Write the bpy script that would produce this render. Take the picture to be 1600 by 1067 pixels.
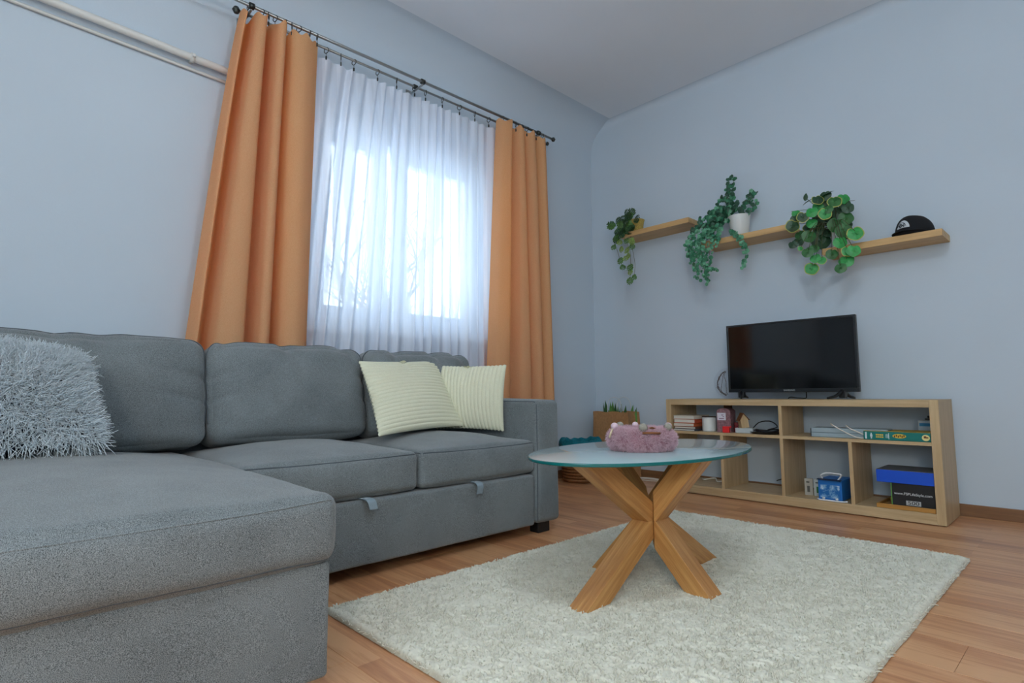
import bpy, bmesh, math, random
import numpy as np
from mathutils import Vector, Matrix, noise

for o in list(bpy.data.objects): bpy.data.objects.remove(o, do_unlink=True)
S = bpy.context.scene
COL = S.collection
random.seed(7); RNG = np.random.default_rng(7)

# ---------------------------------------------------------------- camera
YAW, PIT, ROL = 0.80971, 0.08877, -0.00859
f_ = Vector((-math.sin(YAW)*math.cos(PIT), math.cos(YAW)*math.cos(PIT), math.sin(PIT)))
r_ = Vector((math.cos(YAW), math.sin(YAW), 0)); u_ = r_.cross(f_)
rr = math.cos(ROL)*r_ + math.sin(ROL)*u_; uu = -math.sin(ROL)*r_ + math.cos(ROL)*u_
cam = bpy.data.cameras.new('camera'); cam.sensor_width = 36; cam.lens = 36*889.9/1600; cam.clip_start = .02
co = bpy.data.objects.new('camera', cam); COL.objects.link(co)
M = Matrix((rr, uu, -f_)).transposed().to_4x4(); M.translation = (0, 0, .65); co.matrix_world = M
S.camera = co

# ---------------------------------------------------------------- light
SKY = 5.0
w = bpy.data.worlds.new('overcast_sky'); S.world = w; w.use_nodes = True
bg = w.node_tree.nodes['Background']; bg.inputs[0].default_value = (.70, .885, 1, 1); bg.inputs[1].default_value = SKY
S.view_settings.view_transform = 'Standard'; S.view_settings.look = 'None'
S.view_settings.exposure = 0.12; S.view_settings.gamma = 1; S.view_settings.use_curve_mapping = False
def portal(loc, sx, sy, rot):
    l = bpy.data.lights.new('window_portal', 'AREA'); l.shape = 'RECTANGLE'; l.size = sx; l.size_y = sy
    l.cycles.is_portal = True
    o = bpy.data.objects.new('window_portal', l); COL.objects.link(o); o.location = loc; o.rotation_euler = rot
portal((-3.16, 1.87, 1.68), 1.3, 1.5, (0, math.radians(-90), 0))
portal((.3, -2.12, 1.55), 1.7, 1.5, (math.radians(90), 0, 0))  # portal of the added back window
FILL_TOP = 46   # radiance of the cool fill globe added overhead
FILL_LOW = 50   # radiance of the warm fill globe added behind the camera

# ---------------------------------------------------------------- materials
MATS = {}
def lin(c):
    return tuple((x/255/12.92 if x/255 <= .04045 else ((x/255+.055)/1.055)**2.4) for x in c) + (1,)
def base(name):
    m = bpy.data.materials.new(name); m.use_nodes = True; nt = m.node_tree
    return m, nt, nt.nodes['Principled BSDF']
def pos(nt, scale=(1, 1, 1), obj=False, rot=None):
    if obj: s = nt.nodes.new('ShaderNodeTexCoord').outputs['Object']
    else: s = nt.nodes.new('ShaderNodeNewGeometry').outputs['Position']
    mp = nt.nodes.new('ShaderNodeMapping'); nt.links.new(s, mp.inputs[0]); mp.inputs['Scale'].default_value = scale
    if rot: mp.inputs['Rotation'].default_value = rot
    return mp.outputs[0]
def noise_n(nt, vec, scale, detail=3, rough=.5):
    n = nt.nodes.new('ShaderNodeTexNoise'); n.inputs['Scale'].default_value = scale
    n.inputs['Detail'].default_value = detail; n.inputs['Roughness'].default_value = rough
    nt.links.new(vec, n.inputs['Vector']); return n.outputs[0]
def ramp(nt, fac, stops):
    r = nt.nodes.new('ShaderNodeValToRGB'); e = r.color_ramp.elements
    e[0].position, e[0].color = stops[0]; e[1].position, e[1].color = stops[-1]
    for p, c in stops[1:-1]: q = e.new(p); q.color = c
    nt.links.new(fac, r.inputs[0]); return r.outputs[0]
def bump(nt, h, bs, strength=.3, dist=.002):
    b = nt.nodes.new('ShaderNodeBump'); b.inputs['Strength'].default_value = strength; b.inputs['Distance'].default_value = dist
    nt.links.new(h, b.inputs['Height']); nt.links.new(b.outputs[0], bs.inputs['Normal'])
def plain(name, c, rough=.5, metal=0, spec=.5, bmp=0, bscale=300, var=.0):
    m, nt, bs = base(name); bs.inputs['Base Color'].default_value = lin(c); bs.inputs['Roughness'].default_value = rough
    bs.inputs['Metallic'].default_value = metal; bs.inputs['Specular IOR Level'].default_value = spec
    if bmp or var:
        p = pos(nt); n = noise_n(nt, p, bscale)
        if bmp: bump(nt, n, bs, bmp)
        if var:
            a = tuple(x*(1-var) for x in lin(c)[:3])+(1,); b = tuple(min(1, x*(1+var)) for x in lin(c)[:3])+(1,)
            nt.links.new(ramp(nt, n, [(.3, a), (.7, b)]), bs.inputs['Base Color'])
    MATS[name] = m; return m
def wood(name, c1, c2, axis, rough=.45, scale=1, dark=None):
    m, nt, bs = base(name)
    sc = [26*scale]*3; sc['xyz'.index(axis)] = 1.6*scale
    p = pos(nt, tuple(sc)); n = noise_n(nt, p, 1.6, 5, .62)
    sc2 = [220*scale]*3; sc2['xyz'.index(axis)] = 5*scale
    n2 = noise_n(nt, pos(nt, tuple(sc2)), 1, 2)
    mx = nt.nodes.new('ShaderNodeMath'); mx.operation = 'MULTIPLY_ADD'; nt.links.new(n2, mx.inputs[0]); mx.inputs[1].default_value = .35
    nt.links.new(n, mx.inputs[2])
    nt.links.new(ramp(nt, mx.outputs[0], [(.42, lin(c2)), (.62, lin(tuple((a+b)/2 for a, b in zip(c1, c2)))), (.85, lin(c1))]), bs.inputs['Base Color'])
    bs.inputs['Roughness'].default_value = rough; bump(nt, mx.outputs[0], bs, .15, .001)
    MATS[name] = m; return m
def grain_wood(name, c1, c2, rough=.4):
    m, nt, bs = base(name); at = nt.nodes.new('ShaderNodeAttribute'); at.attribute_name = 'grain'
    mp = nt.nodes.new('ShaderNodeMapping'); nt.links.new(at.outputs['Vector'], mp.inputs[0]); mp.inputs['Scale'].default_value = (2.2, 30, 30)
    n = noise_n(nt, mp.outputs[0], 1.5, 5, .6)
    mp2 = nt.nodes.new('ShaderNodeMapping'); nt.links.new(at.outputs['Vector'], mp2.inputs[0]); mp2.inputs['Scale'].default_value = (8, 260, 260)
    n2 = noise_n(nt, mp2.outputs[0], 1, 2); mx = nt.nodes.new('ShaderNodeMath'); mx.operation = 'MULTIPLY_ADD'; nt.links.new(n2, mx.inputs[0]); mx.inputs[1].default_value = .35; nt.links.new(n, mx.inputs[2])
    nt.links.new(ramp(nt, mx.outputs[0], [(.45, lin(c2)), (.65, lin(tuple((a+b)/2 for a, b in zip(c1, c2)))), (.85, lin(c1))]), bs.inputs['Base Color'])
    bs.inputs['Roughness'].default_value = rough; bump(nt, mx.outputs[0], bs, .12, .001); MATS[name] = m; return m
def fabric(name, c1, c2, scale=900, bmp=.5, rough=.95, sheen=.3):
    m, nt, bs = base(name)
    p = pos(nt)
    n = noise_n(nt, p, scale, 2, .7); n2 = noise_n(nt, p, 6, 3)
    mx = nt.nodes.new('ShaderNodeMath'); mx.operation = 'MULTIPLY_ADD'; nt.links.new(n2, mx.inputs[0]); mx.inputs[1].default_value = .12
    nt.links.new(n, mx.inputs[2])
    nt.links.new(ramp(nt, mx.outputs[0], [(.42, lin(c1)), (.68, lin(c2))]), bs.inputs['Base Color'])
    bs.inputs['Roughness'].default_value = rough; bs.inputs['Specular IOR Level'].default_value = .2
    bs.inputs['Sheen Weight'].default_value = sheen; bs.inputs['Sheen Roughness'].default_value = .4
    bump(nt, n, bs, bmp, .0015)
    MATS[name] = m; return m
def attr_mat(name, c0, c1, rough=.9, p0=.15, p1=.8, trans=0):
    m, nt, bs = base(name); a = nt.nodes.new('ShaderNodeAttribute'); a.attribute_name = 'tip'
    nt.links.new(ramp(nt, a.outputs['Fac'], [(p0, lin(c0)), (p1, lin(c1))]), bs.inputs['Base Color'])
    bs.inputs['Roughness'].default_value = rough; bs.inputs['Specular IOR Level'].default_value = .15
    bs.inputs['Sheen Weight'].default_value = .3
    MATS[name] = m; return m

def wall_mat(name, c):
    m, nt, bs = base(name); p = pos(nt)
    n = noise_n(nt, p, 1.3, 2); a = lin(c)
    nt.links.new(ramp(nt, n, [(.3, tuple(x*.965 for x in a[:3])+(1,)), (.7, a)]), bs.inputs['Base Color'])
    bs.inputs['Roughness'].default_value = .9; bs.inputs['Specular IOR Level'].default_value = .2
    bump(nt, noise_n(nt, p, 120, 4), bs, .10, .003); MATS[name] = m; return m
WALL = wall_mat('wall_paint', (200, 214, 226)); CEIL = wall_mat('ceiling_paint', (230, 238, 246))
SOFA = fabric('sofa_fabric', (62, 69, 72), (150, 158, 161), 800, .6)
SOFA_D = fabric('sofa_seam', (70, 78, 84), (98, 106, 112), 900)
CORD = fabric('corduroy', (214, 214, 186), (232, 232, 208), 500, .35)
OAKX = wood('light_oak_along_x', (205, 180, 140), (176, 148, 108), 'x')
OAKZ = wood('light_oak_upright', (203, 177, 136), (176, 148, 108), 'z')
OAKY = wood('light_oak_deep', (198, 173, 134), (172, 145, 106), 'y')
SHELFX = wood('shelf_oak', (214, 176, 120), (188, 150, 98), 'x')
LEGA = grain_wood('table_oak', (212, 160, 98), (172, 114, 58))
BASEW = wood('baseboard_wood', (140, 100, 66), (112, 78, 50), 'x')
METAL = plain('brushed_steel', (160, 163, 162), .35, .9)
METALD = plain('dark_steel', (70, 74, 72), .4, .8)
WHITE = plain('white_plastic', (225, 230, 232), .4); PIPE = plain('pipe_paint', (222, 222, 218), .35)
FRAME = plain('window_frame_white', (228, 233, 238), .4)
BLACK = plain('black_plastic', (20, 22, 25), .35); SCREEN = plain('tv_screen', (10, 12, 14), .08, 0, .6)
BEZEL = plain('tv_bezel', (26, 30, 34), .3)
CERAMIC = plain('white_ceramic', (222, 226, 224), .3)
KRAFT = plain('kraft_paper', (172, 128, 84), .8, bmp=.3, bscale=60, var=.12)
TEAL = plain('teal_cloth', (0, 112, 128), .9, bmp=.8, bscale=120, var=.25)
WICKER = plain('wicker', (134, 88, 48), .7, bmp=.8, bscale=150, var=.35)

# ---------------------------------------------------------------- helpers
def link(o, parent=None):
    COL.objects.link(o)
    if parent is not None: o.parent = parent
    return o
def setp(o, label=None, cat=None, group=None, kind=None):
    for k, v in (('label', label), ('category', cat), ('group', group), ('kind', kind)):
        if v: o[k] = v
    return o
def thing(name, label, cat, loc=(0, 0, 0), group=None, rotz=0):
    o = bpy.data.objects.new(name, None); o.empty_display_size = .05; link(o); o.location = loc; o.rotation_euler = (0, 0, rotz)
    T_INV[o.name] = Matrix.Translation(loc) @ Matrix.Rotation(rotz, 4, 'Z')
    return setp(o, label, cat, group)
T_INV = {}
def ob(name, me, mat, parent=None, local=False):
    """link a mesh whose vertices are in world space; under a thing they are moved to its frame"""
    me.materials.clear()
    for m_ in (mat if isinstance(mat, (list, tuple)) else [mat]): me.materials.append(m_)
    o = bpy.data.objects.new(name, me); link(o, parent)
    if parent is not None and not local:
        r = parent
        while r.parent: r = r.parent
        inv = T_INV.get(r.name)
        if inv is not None and not me.get('moved'):
            me.transform(inv.inverted()); me['moved'] = 1
    elif parent is None and not local:
        pass
    return o
def solo(name, me, mat, label, cat, group=None):
    """a top-level thing that is one mesh, origin moved to its base"""
    vs = np.array([v.co for v in me.vertices]); c = Vector(((vs[:, 0].min()+vs[:, 0].max())/2, (vs[:, 1].min()+vs[:, 1].max())/2, vs[:, 2].min()))
    me.transform(Matrix.Translation(-c)); o = ob(name, me, mat, local=True); o.location = c
    return setp(o, label, cat, group)
def struct(name, me, mat):
    o = ob(name, me, mat); o['kind'] = 'structure'; return o
def smooth(me, flag=True):
    me.polygons.foreach_set('use_smooth', [flag]*len(me.polygons)); return me
def from_bm(bm, sm=False, name='m'):
    me = bpy.data.meshes.new(name); bm.to_mesh(me); bm.free()
    if sm: smooth(me)
    return me
def box_bm(bm, x0, x1, y0, y1, z0, z1, bev=0, seg=2, mat=0):
    vs = [bm.verts.new((x, y, z)) for x in (x0, x1) for y in (y0, y1) for z in (z0, z1)]
    fs = [(0, 1, 3, 2), (4, 6, 7, 5), (0, 4, 5, 1), (2, 3, 7, 6), (0, 2, 6, 4), (1, 5, 7, 3)]
    F = [bm.faces.new([vs[i] for i in f]) for f in fs]
    for f in F: f.material_index = mat
    if bev:
        ed = list({e for f in F for e in f.edges})
        bmesh.ops.bevel(bm, geom=ed, offset=bev, segments=seg, profile=.5, affect='EDGES')
    return vs
def box(x0, x1, y0, y1, z0, z1, bev=0, seg=2):
    bm = bmesh.new(); box_bm(bm, x0, x1, y0, y1, z0, z1, bev, seg); return from_bm(bm)
def obox(c, sx, sy, sz, rz=0, bev=.002, rx=0, ry=0, seg=2):
    """box with base centre c turned by rz"""
    me = box(-sx/2, sx/2, -sy/2, sy/2, 0, sz, bev, seg)
    me.transform(Matrix.Translation(c) @ Matrix.Rotation(rz, 4, 'Z') @ Matrix.Rotation(ry, 4, 'Y') @ Matrix.Rotation(rx, 4, 'X')); return me
def fast(name, V, F):
    V = np.ascontiguousarray(V, np.float32); F = np.ascontiguousarray(F, np.int32); k = F.shape[1]
    me = bpy.data.meshes.new(name); me.vertices.add(len(V)); me.vertices.foreach_set('co', V.ravel())
    me.loops.add(F.size); me.loops.foreach_set('vertex_index', F.ravel())
    me.polygons.add(len(F)); me.polygons.foreach_set('loop_start', np.arange(0, F.size, k, dtype=np.int32))
    me.update(calc_edges=True); smooth(me); return me
def catmull(P, n):
    P = np.array(P, float)
    if len(P) == 2: return P[0]+(P[1]-P[0])*np.linspace(0, 1, n)[:, None]
    Q = np.vstack([2*P[0]-P[1], P, 2*P[-1]-P[-2]]); t = np.linspace(0, len(P)-1-1e-9, n); i = t.astype(int); u = (t-i)[:, None]
    a, b, c, d = Q[i], Q[i+1], Q[i+2], Q[i+3]
    return .5*((2*b)+(-a+c)*u+(2*a-5*b+4*c-d)*u*u+(-a+3*b-3*c+d)*u**3)
def tube(P, r, sides=8, n=None, closed=False, raw=False):
    P = np.array(P, float)
    if n: P = catmull(P, n)
    N = len(P); r = np.broadcast_to(np.array(r, float), (N,)) if np.ndim(r) == 0 else np.interp(np.linspace(0, 1, N), np.linspace(0, 1, len(r)), r)
    T = np.gradient(P, axis=0)
    if closed: T = np.roll(P, -1, 0)-np.roll(P, 1, 0)
    T /= np.linalg.norm(T, axis=1)[:, None]+1e-12
    up = np.array([0, 0, 1.]) if abs(T[0, 2]) < .9 else np.array([1., 0, 0]); V = []; x = np.cross(T[0], up)
    for i in range(N):
        x = x-T[i]*np.dot(x, T[i]); x /= np.linalg.norm(x)+1e-12; y = np.cross(T[i], x)
        a = np.arange(sides)/sides*2*math.pi
        V.append(P[i]+r[i]*(np.cos(a)[:, None]*x+np.sin(a)[:, None]*y))
    V = np.vstack(V); F = []
    for i in range(N if closed else N-1):
        j = (i+1) % N
        for k in range(sides): F.append((i*sides+k, i*sides+(k+1) % sides, j*sides+(k+1) % sides, j*sides+k))
    if raw: return V, F
    me = bpy.data.meshes.new('tube')
    if not closed: F = F+[tuple(reversed(range(sides))), tuple((N-1)*sides+k for k in range(sides))]
    me.from_pydata(V.tolist(), [], F); smooth(me); return me
def lathe(prof, c=(0, 0, 0), seg=40, sm=True):
    V = []; F = []; n = len(prof)
    for r, z in prof:
        for k in range(seg): a = 2*math.pi*k/seg; V.append((c[0]+r*math.cos(a), c[1]+r*math.sin(a), c[2]+z))
    for i in range(n-1):
        for k in range(seg): F.append((i*seg+k, i*seg+(k+1) % seg, (i+1)*seg+(k+1) % seg, (i+1)*seg+k))
    F += [tuple(reversed(range(seg))), tuple((n-1)*seg+k for k in range(seg))]
    me = bpy.data.meshes.new('lathe'); me.from_pydata(V, [], F)
    if sm: smooth(me); me.set_sharp_from_angle(angle=math.radians(40))
    return me
def joinm(meshes):
    bm = bmesh.new()
    for m_ in meshes: bm.from_mesh(m_)
    me = from_bm(bm); return me
def text(s, size, loc, rot, mat, parent, name='lettering', extr=.0004, align='CENTER', sx=1):
    cu = bpy.data.curves.new('txt', 'FONT'); cu.body = s; cu.size = size; cu.extrude = extr; cu.align_x = align; cu.align_y = 'CENTER'
    t = bpy.data.objects.new('txt', cu); COL.objects.link(t)
    me = bpy.data.meshes.new_from_object(t); bpy.data.objects.remove(t)
    from mathutils import Euler
    me.transform(Matrix.Translation(loc) @ Euler(rot).to_matrix().to_4x4() @ Matrix.Scale(sx, 4, (1, 0, 0)))
    return ob(name, me, mat, parent)

# soft rounded cushion: half sizes h, edge radius r, puff (x,y,z)
def cushion(cen, h, r, puff=(0, 0, .03), n=(40, 40, 20), rotm=None, wr=.004, seed=0, fn=None):
    h = np.array(h, float)
    def coords(k, hh):
        m = max(4, k); e = np.linspace(0, 1, 7)[:-1]; a = -hh+r*(1-np.cos(e*math.pi/2)) if True else 0
        core = np.linspace(-hh+r, hh-r, m); return np.concatenate([a, core, -a[::-1]])
    ax = [coords(n[i], h[i]) for i in range(3)]
    V = []; F = []; off = 0
    for d in range(3):
        a, b = [i for i in range(3) if i != d]
        A, B = np.meshgrid(ax[a], ax[b], indexing='ij')
        for s in (-1, 1):
            P = np.zeros(A.shape+(3,)); P[..., a] = A; P[..., b] = B; P[..., d] = s*h[d]
            V.append(P.reshape(-1, 3)); na, nb = A.shape
            idx = np.arange(na*nb).reshape(na, nb)+off
            q = np.stack([idx[:-1, :-1], idx[1:, :-1], idx[1:, 1:], idx[:-1, 1:]], -1).reshape(-1, 4)
            flip = (s < 0) ^ (d == 1)
            F.append(q[:, ::-1] if flip else q); off += na*nb
    V = np.vstack(V); F = np.vstack(F)
    def warp(V):
        core = np.clip(V, -(h-r), h-r); dlt = V-core; L = np.linalg.norm(dlt, axis=1)[:, None]+1e-9
        P = core+dlt/L*r; u = V/h
        for d in range(3):
            a, b = [i for i in range(3) if i != d]
            k = (1-np.abs(u[:, a])**2.2)*(1-np.abs(u[:, b])**2.2)
            P[:, d] += np.sign(V[:, d])*puff[d]*k*np.clip(np.abs(u[:, d])*1.6-.6, 0, 1)
        if fn: P = fn(P, u)
        if wr:
            dn = np.array([noise.noise(Vector(p*7+seed))+.5*noise.noise(Vector(p*16+seed*2)) for p in P])
            P = P+dlt/L*(dn*wr)[:, None]
        if rotm is not None: P = P@np.array(rotm).T
        return P+np.array(cen)
    me = fast('cushion', warp(V), F)
    bm = bmesh.new(); bm.from_mesh(me); bmesh.ops.remove_doubles(bm, verts=bm.verts, dist=.0004); bmesh.ops.recalc_face_normals(bm, faces=bm.faces); bm.to_mesh(me); bm.free(); smooth(me)
    def seam(pts, rad=.0035, n=60, sides=6, closed=False):
        P = catmull(np.array(pts)*h, n) if not closed else np.array(pts)*h
        return tube(warp(P), rad, sides, closed=closed)
    return me, seam
def pillow(TL, TR, BR, BL, T=.07, n=120, ribs=0, amp=.004, vert=False, pinch=.07, fold=0, push=None):
    TL, TR, BR, BL = [np.array(p, float) for p in (TL, TR, BR, BL)]
    nrm = np.cross(TR-BL, TL-BR); nrm /= np.linalg.norm(nrm)
    u, v = np.meshgrid(np.linspace(-1, 1, n), np.linspace(-1, 1, n), indexing='ij')
    def surf(u, v, side):
        uu_ = u*(1-pinch*(1-v*v)); vv = v*(1-pinch*(1-u*u))
        a = ((uu_+1)/2)[..., None]; b = ((vv+1)/2)[..., None]
        P = (BL*(1-a)+BR*a)*(1-b)+(TL*(1-a)+TR*a)*b
        e = np.clip((1-u*u)*(1-v*v), 0, 1); t = T*e**.42*(.75+.25*e)
        if ribs:
            k = (v if not vert else u)*ribs*math.pi/2
            t = t+amp*(np.abs(np.cos(k))**.6-.5)*np.clip(e*12, .25, 1)
        if fold: t = t-fold*np.exp(-((u-.05)**2)/.01)*np.clip((v-.35)/.65, 0, 1)
        P = P+side*nrm*t[..., None]
        if ribs:  # scalloped outline
            k = (v if not vert else u)*ribs*math.pi/2; w_ = (np.abs(np.cos(k))-.5)*amp*1.2
            edge = np.clip(np.abs(u if not vert else v)*6-5, 0, 1)*np.sign(u if not vert else v)
            ax_ = (BR-BL) if not vert else (TL-BL); ax_ = ax_/np.linalg.norm(ax_)
            P = P+(edge*w_)[..., None]*ax_
        return P
    V = np.vstack([surf(u, v, 1).reshape(-1, 3), surf(u, v, -1).reshape(-1, 3)])
    idx = np.arange(n*n).reshape(n, n); q = np.stack([idx[:-1, :-1], idx[1:, :-1], idx[1:, 1:], idx[:-1, 1:]], -1).reshape(-1, 4)
    me = fast('pillow', V, np.vstack([q, q[:, ::-1]+n*n]))
    bm = bmesh.new(); bm.from_mesh(me); bmesh.ops.remove_doubles(bm, verts=bm.verts, dist=.0003); bmesh.ops.recalc_face_normals(bm, faces=bm.faces); bm.to_mesh(me); bm.free(); smooth(me)
    return me, surf, nrm
def strands(R, D, L, rad, seg=4, sides=3, curl=.3, grav=.2, taper=.2, seed=1):
    """curved tufts: roots R, directions D, lengths L"""
    g = np.random.default_rng(seed); N = len(R)
    D = D/np.linalg.norm(D, axis=1)[:, None]; C = g.normal(size=(N, 3)); C -= D*(C*D).sum(1)[:, None]; C /= np.linalg.norm(C, axis=1)[:, None]
    ts = np.linspace(0, 1, seg+1); X = np.cross(D, C); pts = []; tip = []
    for k, t in enumerate(ts):
        P = R+D*(L*t)[:, None]+C*(L*curl*t*t)[:, None]; P[:, 2] -= L*grav*t*t
        rr_ = rad*(1-(1-taper)*t)
        for s in range(sides):
            a = 2*math.pi*s/sides; pts.append(P+(math.cos(a)*C+math.sin(a)*X)*(rr_ if np.ndim(rr_) == 0 else rr_[:, None])); tip.append(np.full(N, t))
    V = np.stack(pts, 1).reshape(-1, 3); tip = np.stack(tip, 1).ravel(); per = (seg+1)*sides
    f = []
    for k in range(seg):
        for s in range(sides): f.append((k*sides+s, k*sides+(s+1) % sides, (k+1)*sides+(s+1) % sides, (k+1)*sides+s))
    F = (np.array(f)[None]+(np.arange(N)*per)[:, None, None]).reshape(-1, 4)
    me = fast('strands', V, F); a = me.attributes.new('tip', 'FLOAT', 'POINT'); a.data.foreach_set('value', tip.astype(np.float32)); return me

# plant layout in room coordinates
LEAVES3= [(-1.232, 3.462, 1.61, 0.0342), (-1.166, 3.439, 1.644, 0.0283), (-1.217, 3.491, 1.687, 0.0224), (-1.117, 3.448, 1.664, 0.0283), (-1.045, 3.432, 1.634, 0.0307), (-1.137, 3.492, 1.612, 0.026), (-1.129, 3.585, 1.612, 0.0283), (-1.017, 3.564, 1.665, 0.0366), (-0.983, 3.558, 1.734, 0.0283), (-1.001, 3.46, 1.7, 0.0324), (-0.966, 3.517, 1.607, 0.0342), (-1.006, 3.47, 1.568, 0.0366), (-0.963, 3.451, 1.523, 0.0366), (-0.904, 3.439, 1.493, 0.0366), (-1.145, 3.459, 1.531, 0.0324), (-1.122, 3.587, 1.523, 0.046), (-1.228, 3.569, 1.576, 0.0265), (-1.238, 3.565, 1.536, 0.0248), (-1.271, 3.564, 1.525, 0.0224), (-1.141, 3.415, 1.428, 0.0271), (-1.183, 3.425, 1.46, 0.013), (-1.113, 3.45, 1.393, 0.0248), (-1.085, 3.459, 1.379, 0.0224), (-1.143, 3.468, 1.342, 0.033), (-1.034, 3.47, 1.407, 0.0271), (-0.979, 3.436, 1.458, 0.0307), (-0.949, 3.448, 1.404, 0.0271), (-0.959, 3.454, 1.353, 0.033), (-0.985, 3.44, 1.315, 0.026), (-0.91, 3.414, 1.394, 0.0295), (-0.949, 3.505, 1.659, 0.0265), (-1.031, 3.436, 1.657, 0.0236), (-1.134, 3.588, 1.654, 0.0236), (-1.07, 3.576, 1.637, 0.026), (-1.114, 3.444, 1.45, 0.0224), (-1.219, 3.474, 1.65, 0.0248), (-1.191, 3.584, 1.612, 0.0236), (-1.109, 3.523, 1.708, 0.0265), (-0.98, 3.579, 1.584, 0.0265), (-1.053, 3.573, 1.712, 0.0236), (-1.173, 3.512, 1.776, 0.0201), (-1.098, 3.495, 1.743, 0.0295), (-1.066, 3.528, 1.765, 0.0265)]
LEAVES1= [(-2.526, 3.543, 1.96), (-2.462, 3.516, 1.955), (-2.42, 3.531, 1.978), (-2.429, 3.581, 1.98), (-2.535, 3.504, 1.895), (-2.473, 3.505, 1.911), (-2.462, 3.563, 1.905), (-2.412, 3.528, 1.909), (-2.5, 3.553, 1.874), (-2.515, 3.51, 1.824), (-2.454, 3.51, 1.819), (-2.435, 3.547, 1.844), (-2.49, 3.51, 1.775), (-2.429, 3.51, 1.77), (-2.382, 3.51, 1.768), (-2.483, 3.51, 1.721), (-2.431, 3.51, 1.704), (-2.384, 3.51, 1.724), (-2.548, 3.51, 1.745), (-2.424, 3.51, 1.659), (-2.442, 3.51, 1.641), (-2.49, 3.51, 1.634), (-2.47, 3.51, 1.58), (-2.401, 3.51, 1.568), (-2.407, 3.51, 1.533), (-2.375, 3.51, 1.488), (-2.411, 3.51, 1.472), (-2.522, 3.534, 1.875), (-2.504, 3.6, 1.96), (-2.395, 3.52, 1.867), (-2.52, 3.51, 1.81), (-2.51, 3.541, 1.844), (-2.379, 3.51, 1.752)]
VINES1= [[(-2.469, 3.6, 1.952), (-2.387, 3.52, 1.698), (-2.37, 3.52, 1.586), (-2.381, 3.52, 1.494)], [(-2.461, 3.52, 1.822), (-2.413, 3.52, 1.702), (-2.408, 3.52, 1.571), (-2.416, 3.52, 1.478)], [(-2.532, 3.52, 1.8), (-2.517, 3.52, 1.693), (-2.493, 3.52, 1.614), (-2.46, 3.52, 1.565)], [(-2.461, 3.6, 1.927), (-2.578, 3.6, 1.9), (-2.532, 3.52, 1.785), (-2.556, 3.52, 1.748)]]
VINES2= [[(-1.643, 3.62, 1.827), (-1.685, 3.6, 1.887), (-1.681, 3.6, 1.98), (-1.667, 3.62, 2.083)], [(-1.662, 3.62, 1.91), (-1.651, 3.62, 2.0), (-1.643, 3.62, 2.076)], [(-1.612, 3.62, 1.82), (-1.565, 3.62, 1.862), (-1.494, 3.62, 1.927)], [(-1.597, 3.62, 1.816), (-1.537, 3.62, 1.809), (-1.497, 3.62, 1.867)], [(-1.604, 3.62, 1.833), (-1.556, 3.62, 1.882), (-1.531, 3.62, 1.944)], [(-1.681, 3.62, 1.836), (-1.734, 3.533, 1.83), (-1.825, 3.5, 1.767), (-1.895, 3.5, 1.687), (-1.908, 3.5, 1.58), (-1.879, 3.5, 1.465), (-1.857, 3.5, 1.392)], [(-1.69, 3.62, 1.83), (-1.727, 3.547, 1.793), (-1.787, 3.5, 1.711), (-1.831, 3.5, 1.612), (-1.82, 3.5, 1.494), (-1.808, 3.5, 1.384)], [(-1.689, 3.6, 1.81), (-1.724, 3.553, 1.754), (-1.757, 3.5, 1.644), (-1.778, 3.5, 1.54), (-1.789, 3.5, 1.45), (-1.789, 3.5, 1.359)], [(-1.687, 3.6, 1.849), (-1.75, 3.513, 1.783), (-1.86, 3.5, 1.727), (-1.923, 3.5, 1.63), (-1.893, 3.5, 1.514)], [(-1.704, 3.58, 1.786), (-1.709, 3.5, 1.664), (-1.712, 3.5, 1.589)], [(-1.627, 3.525, 1.682), (-1.578, 3.525, 1.612), (-1.544, 3.525, 1.531), (-1.571, 3.525, 1.425)], [(-1.789, 3.5, 1.45), (-1.727, 3.5, 1.425)], [(-1.657, 3.62, 1.846), (-1.698, 3.58, 1.91), (-1.727, 3.54, 1.884)], [(-1.642, 3.62, 1.842), (-1.624, 3.62, 1.907)], [(-1.688, 3.6, 1.818), (-1.745, 3.5, 1.733), (-1.813, 3.5, 1.655), (-1.85, 3.5, 1.569), (-1.836, 3.5, 1.489)], [(-1.657, 3.62, 1.846), (-1.711, 3.567, 1.832), (-1.76, 3.5, 1.767), (-1.803, 3.5, 1.699), (-1.872, 3.5, 1.635)], [(-1.666, 3.62, 1.833), (-1.7, 3.58, 1.863), (-1.735, 3.533, 1.815), (-1.793, 3.5, 1.744)], [(-1.642, 3.62, 1.835), (-1.685, 3.62, 1.931), (-1.707, 3.567, 1.94)], [(-1.727, 3.547, 1.8), (-1.763, 3.5, 1.706), (-1.872, 3.5, 1.62), (-1.843, 3.5, 1.536)]]

# ================================================================ setting
XW, YW, XR, YN, ZC = -2.932, 3.738, 1.75, -2.0, 2.88
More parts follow.
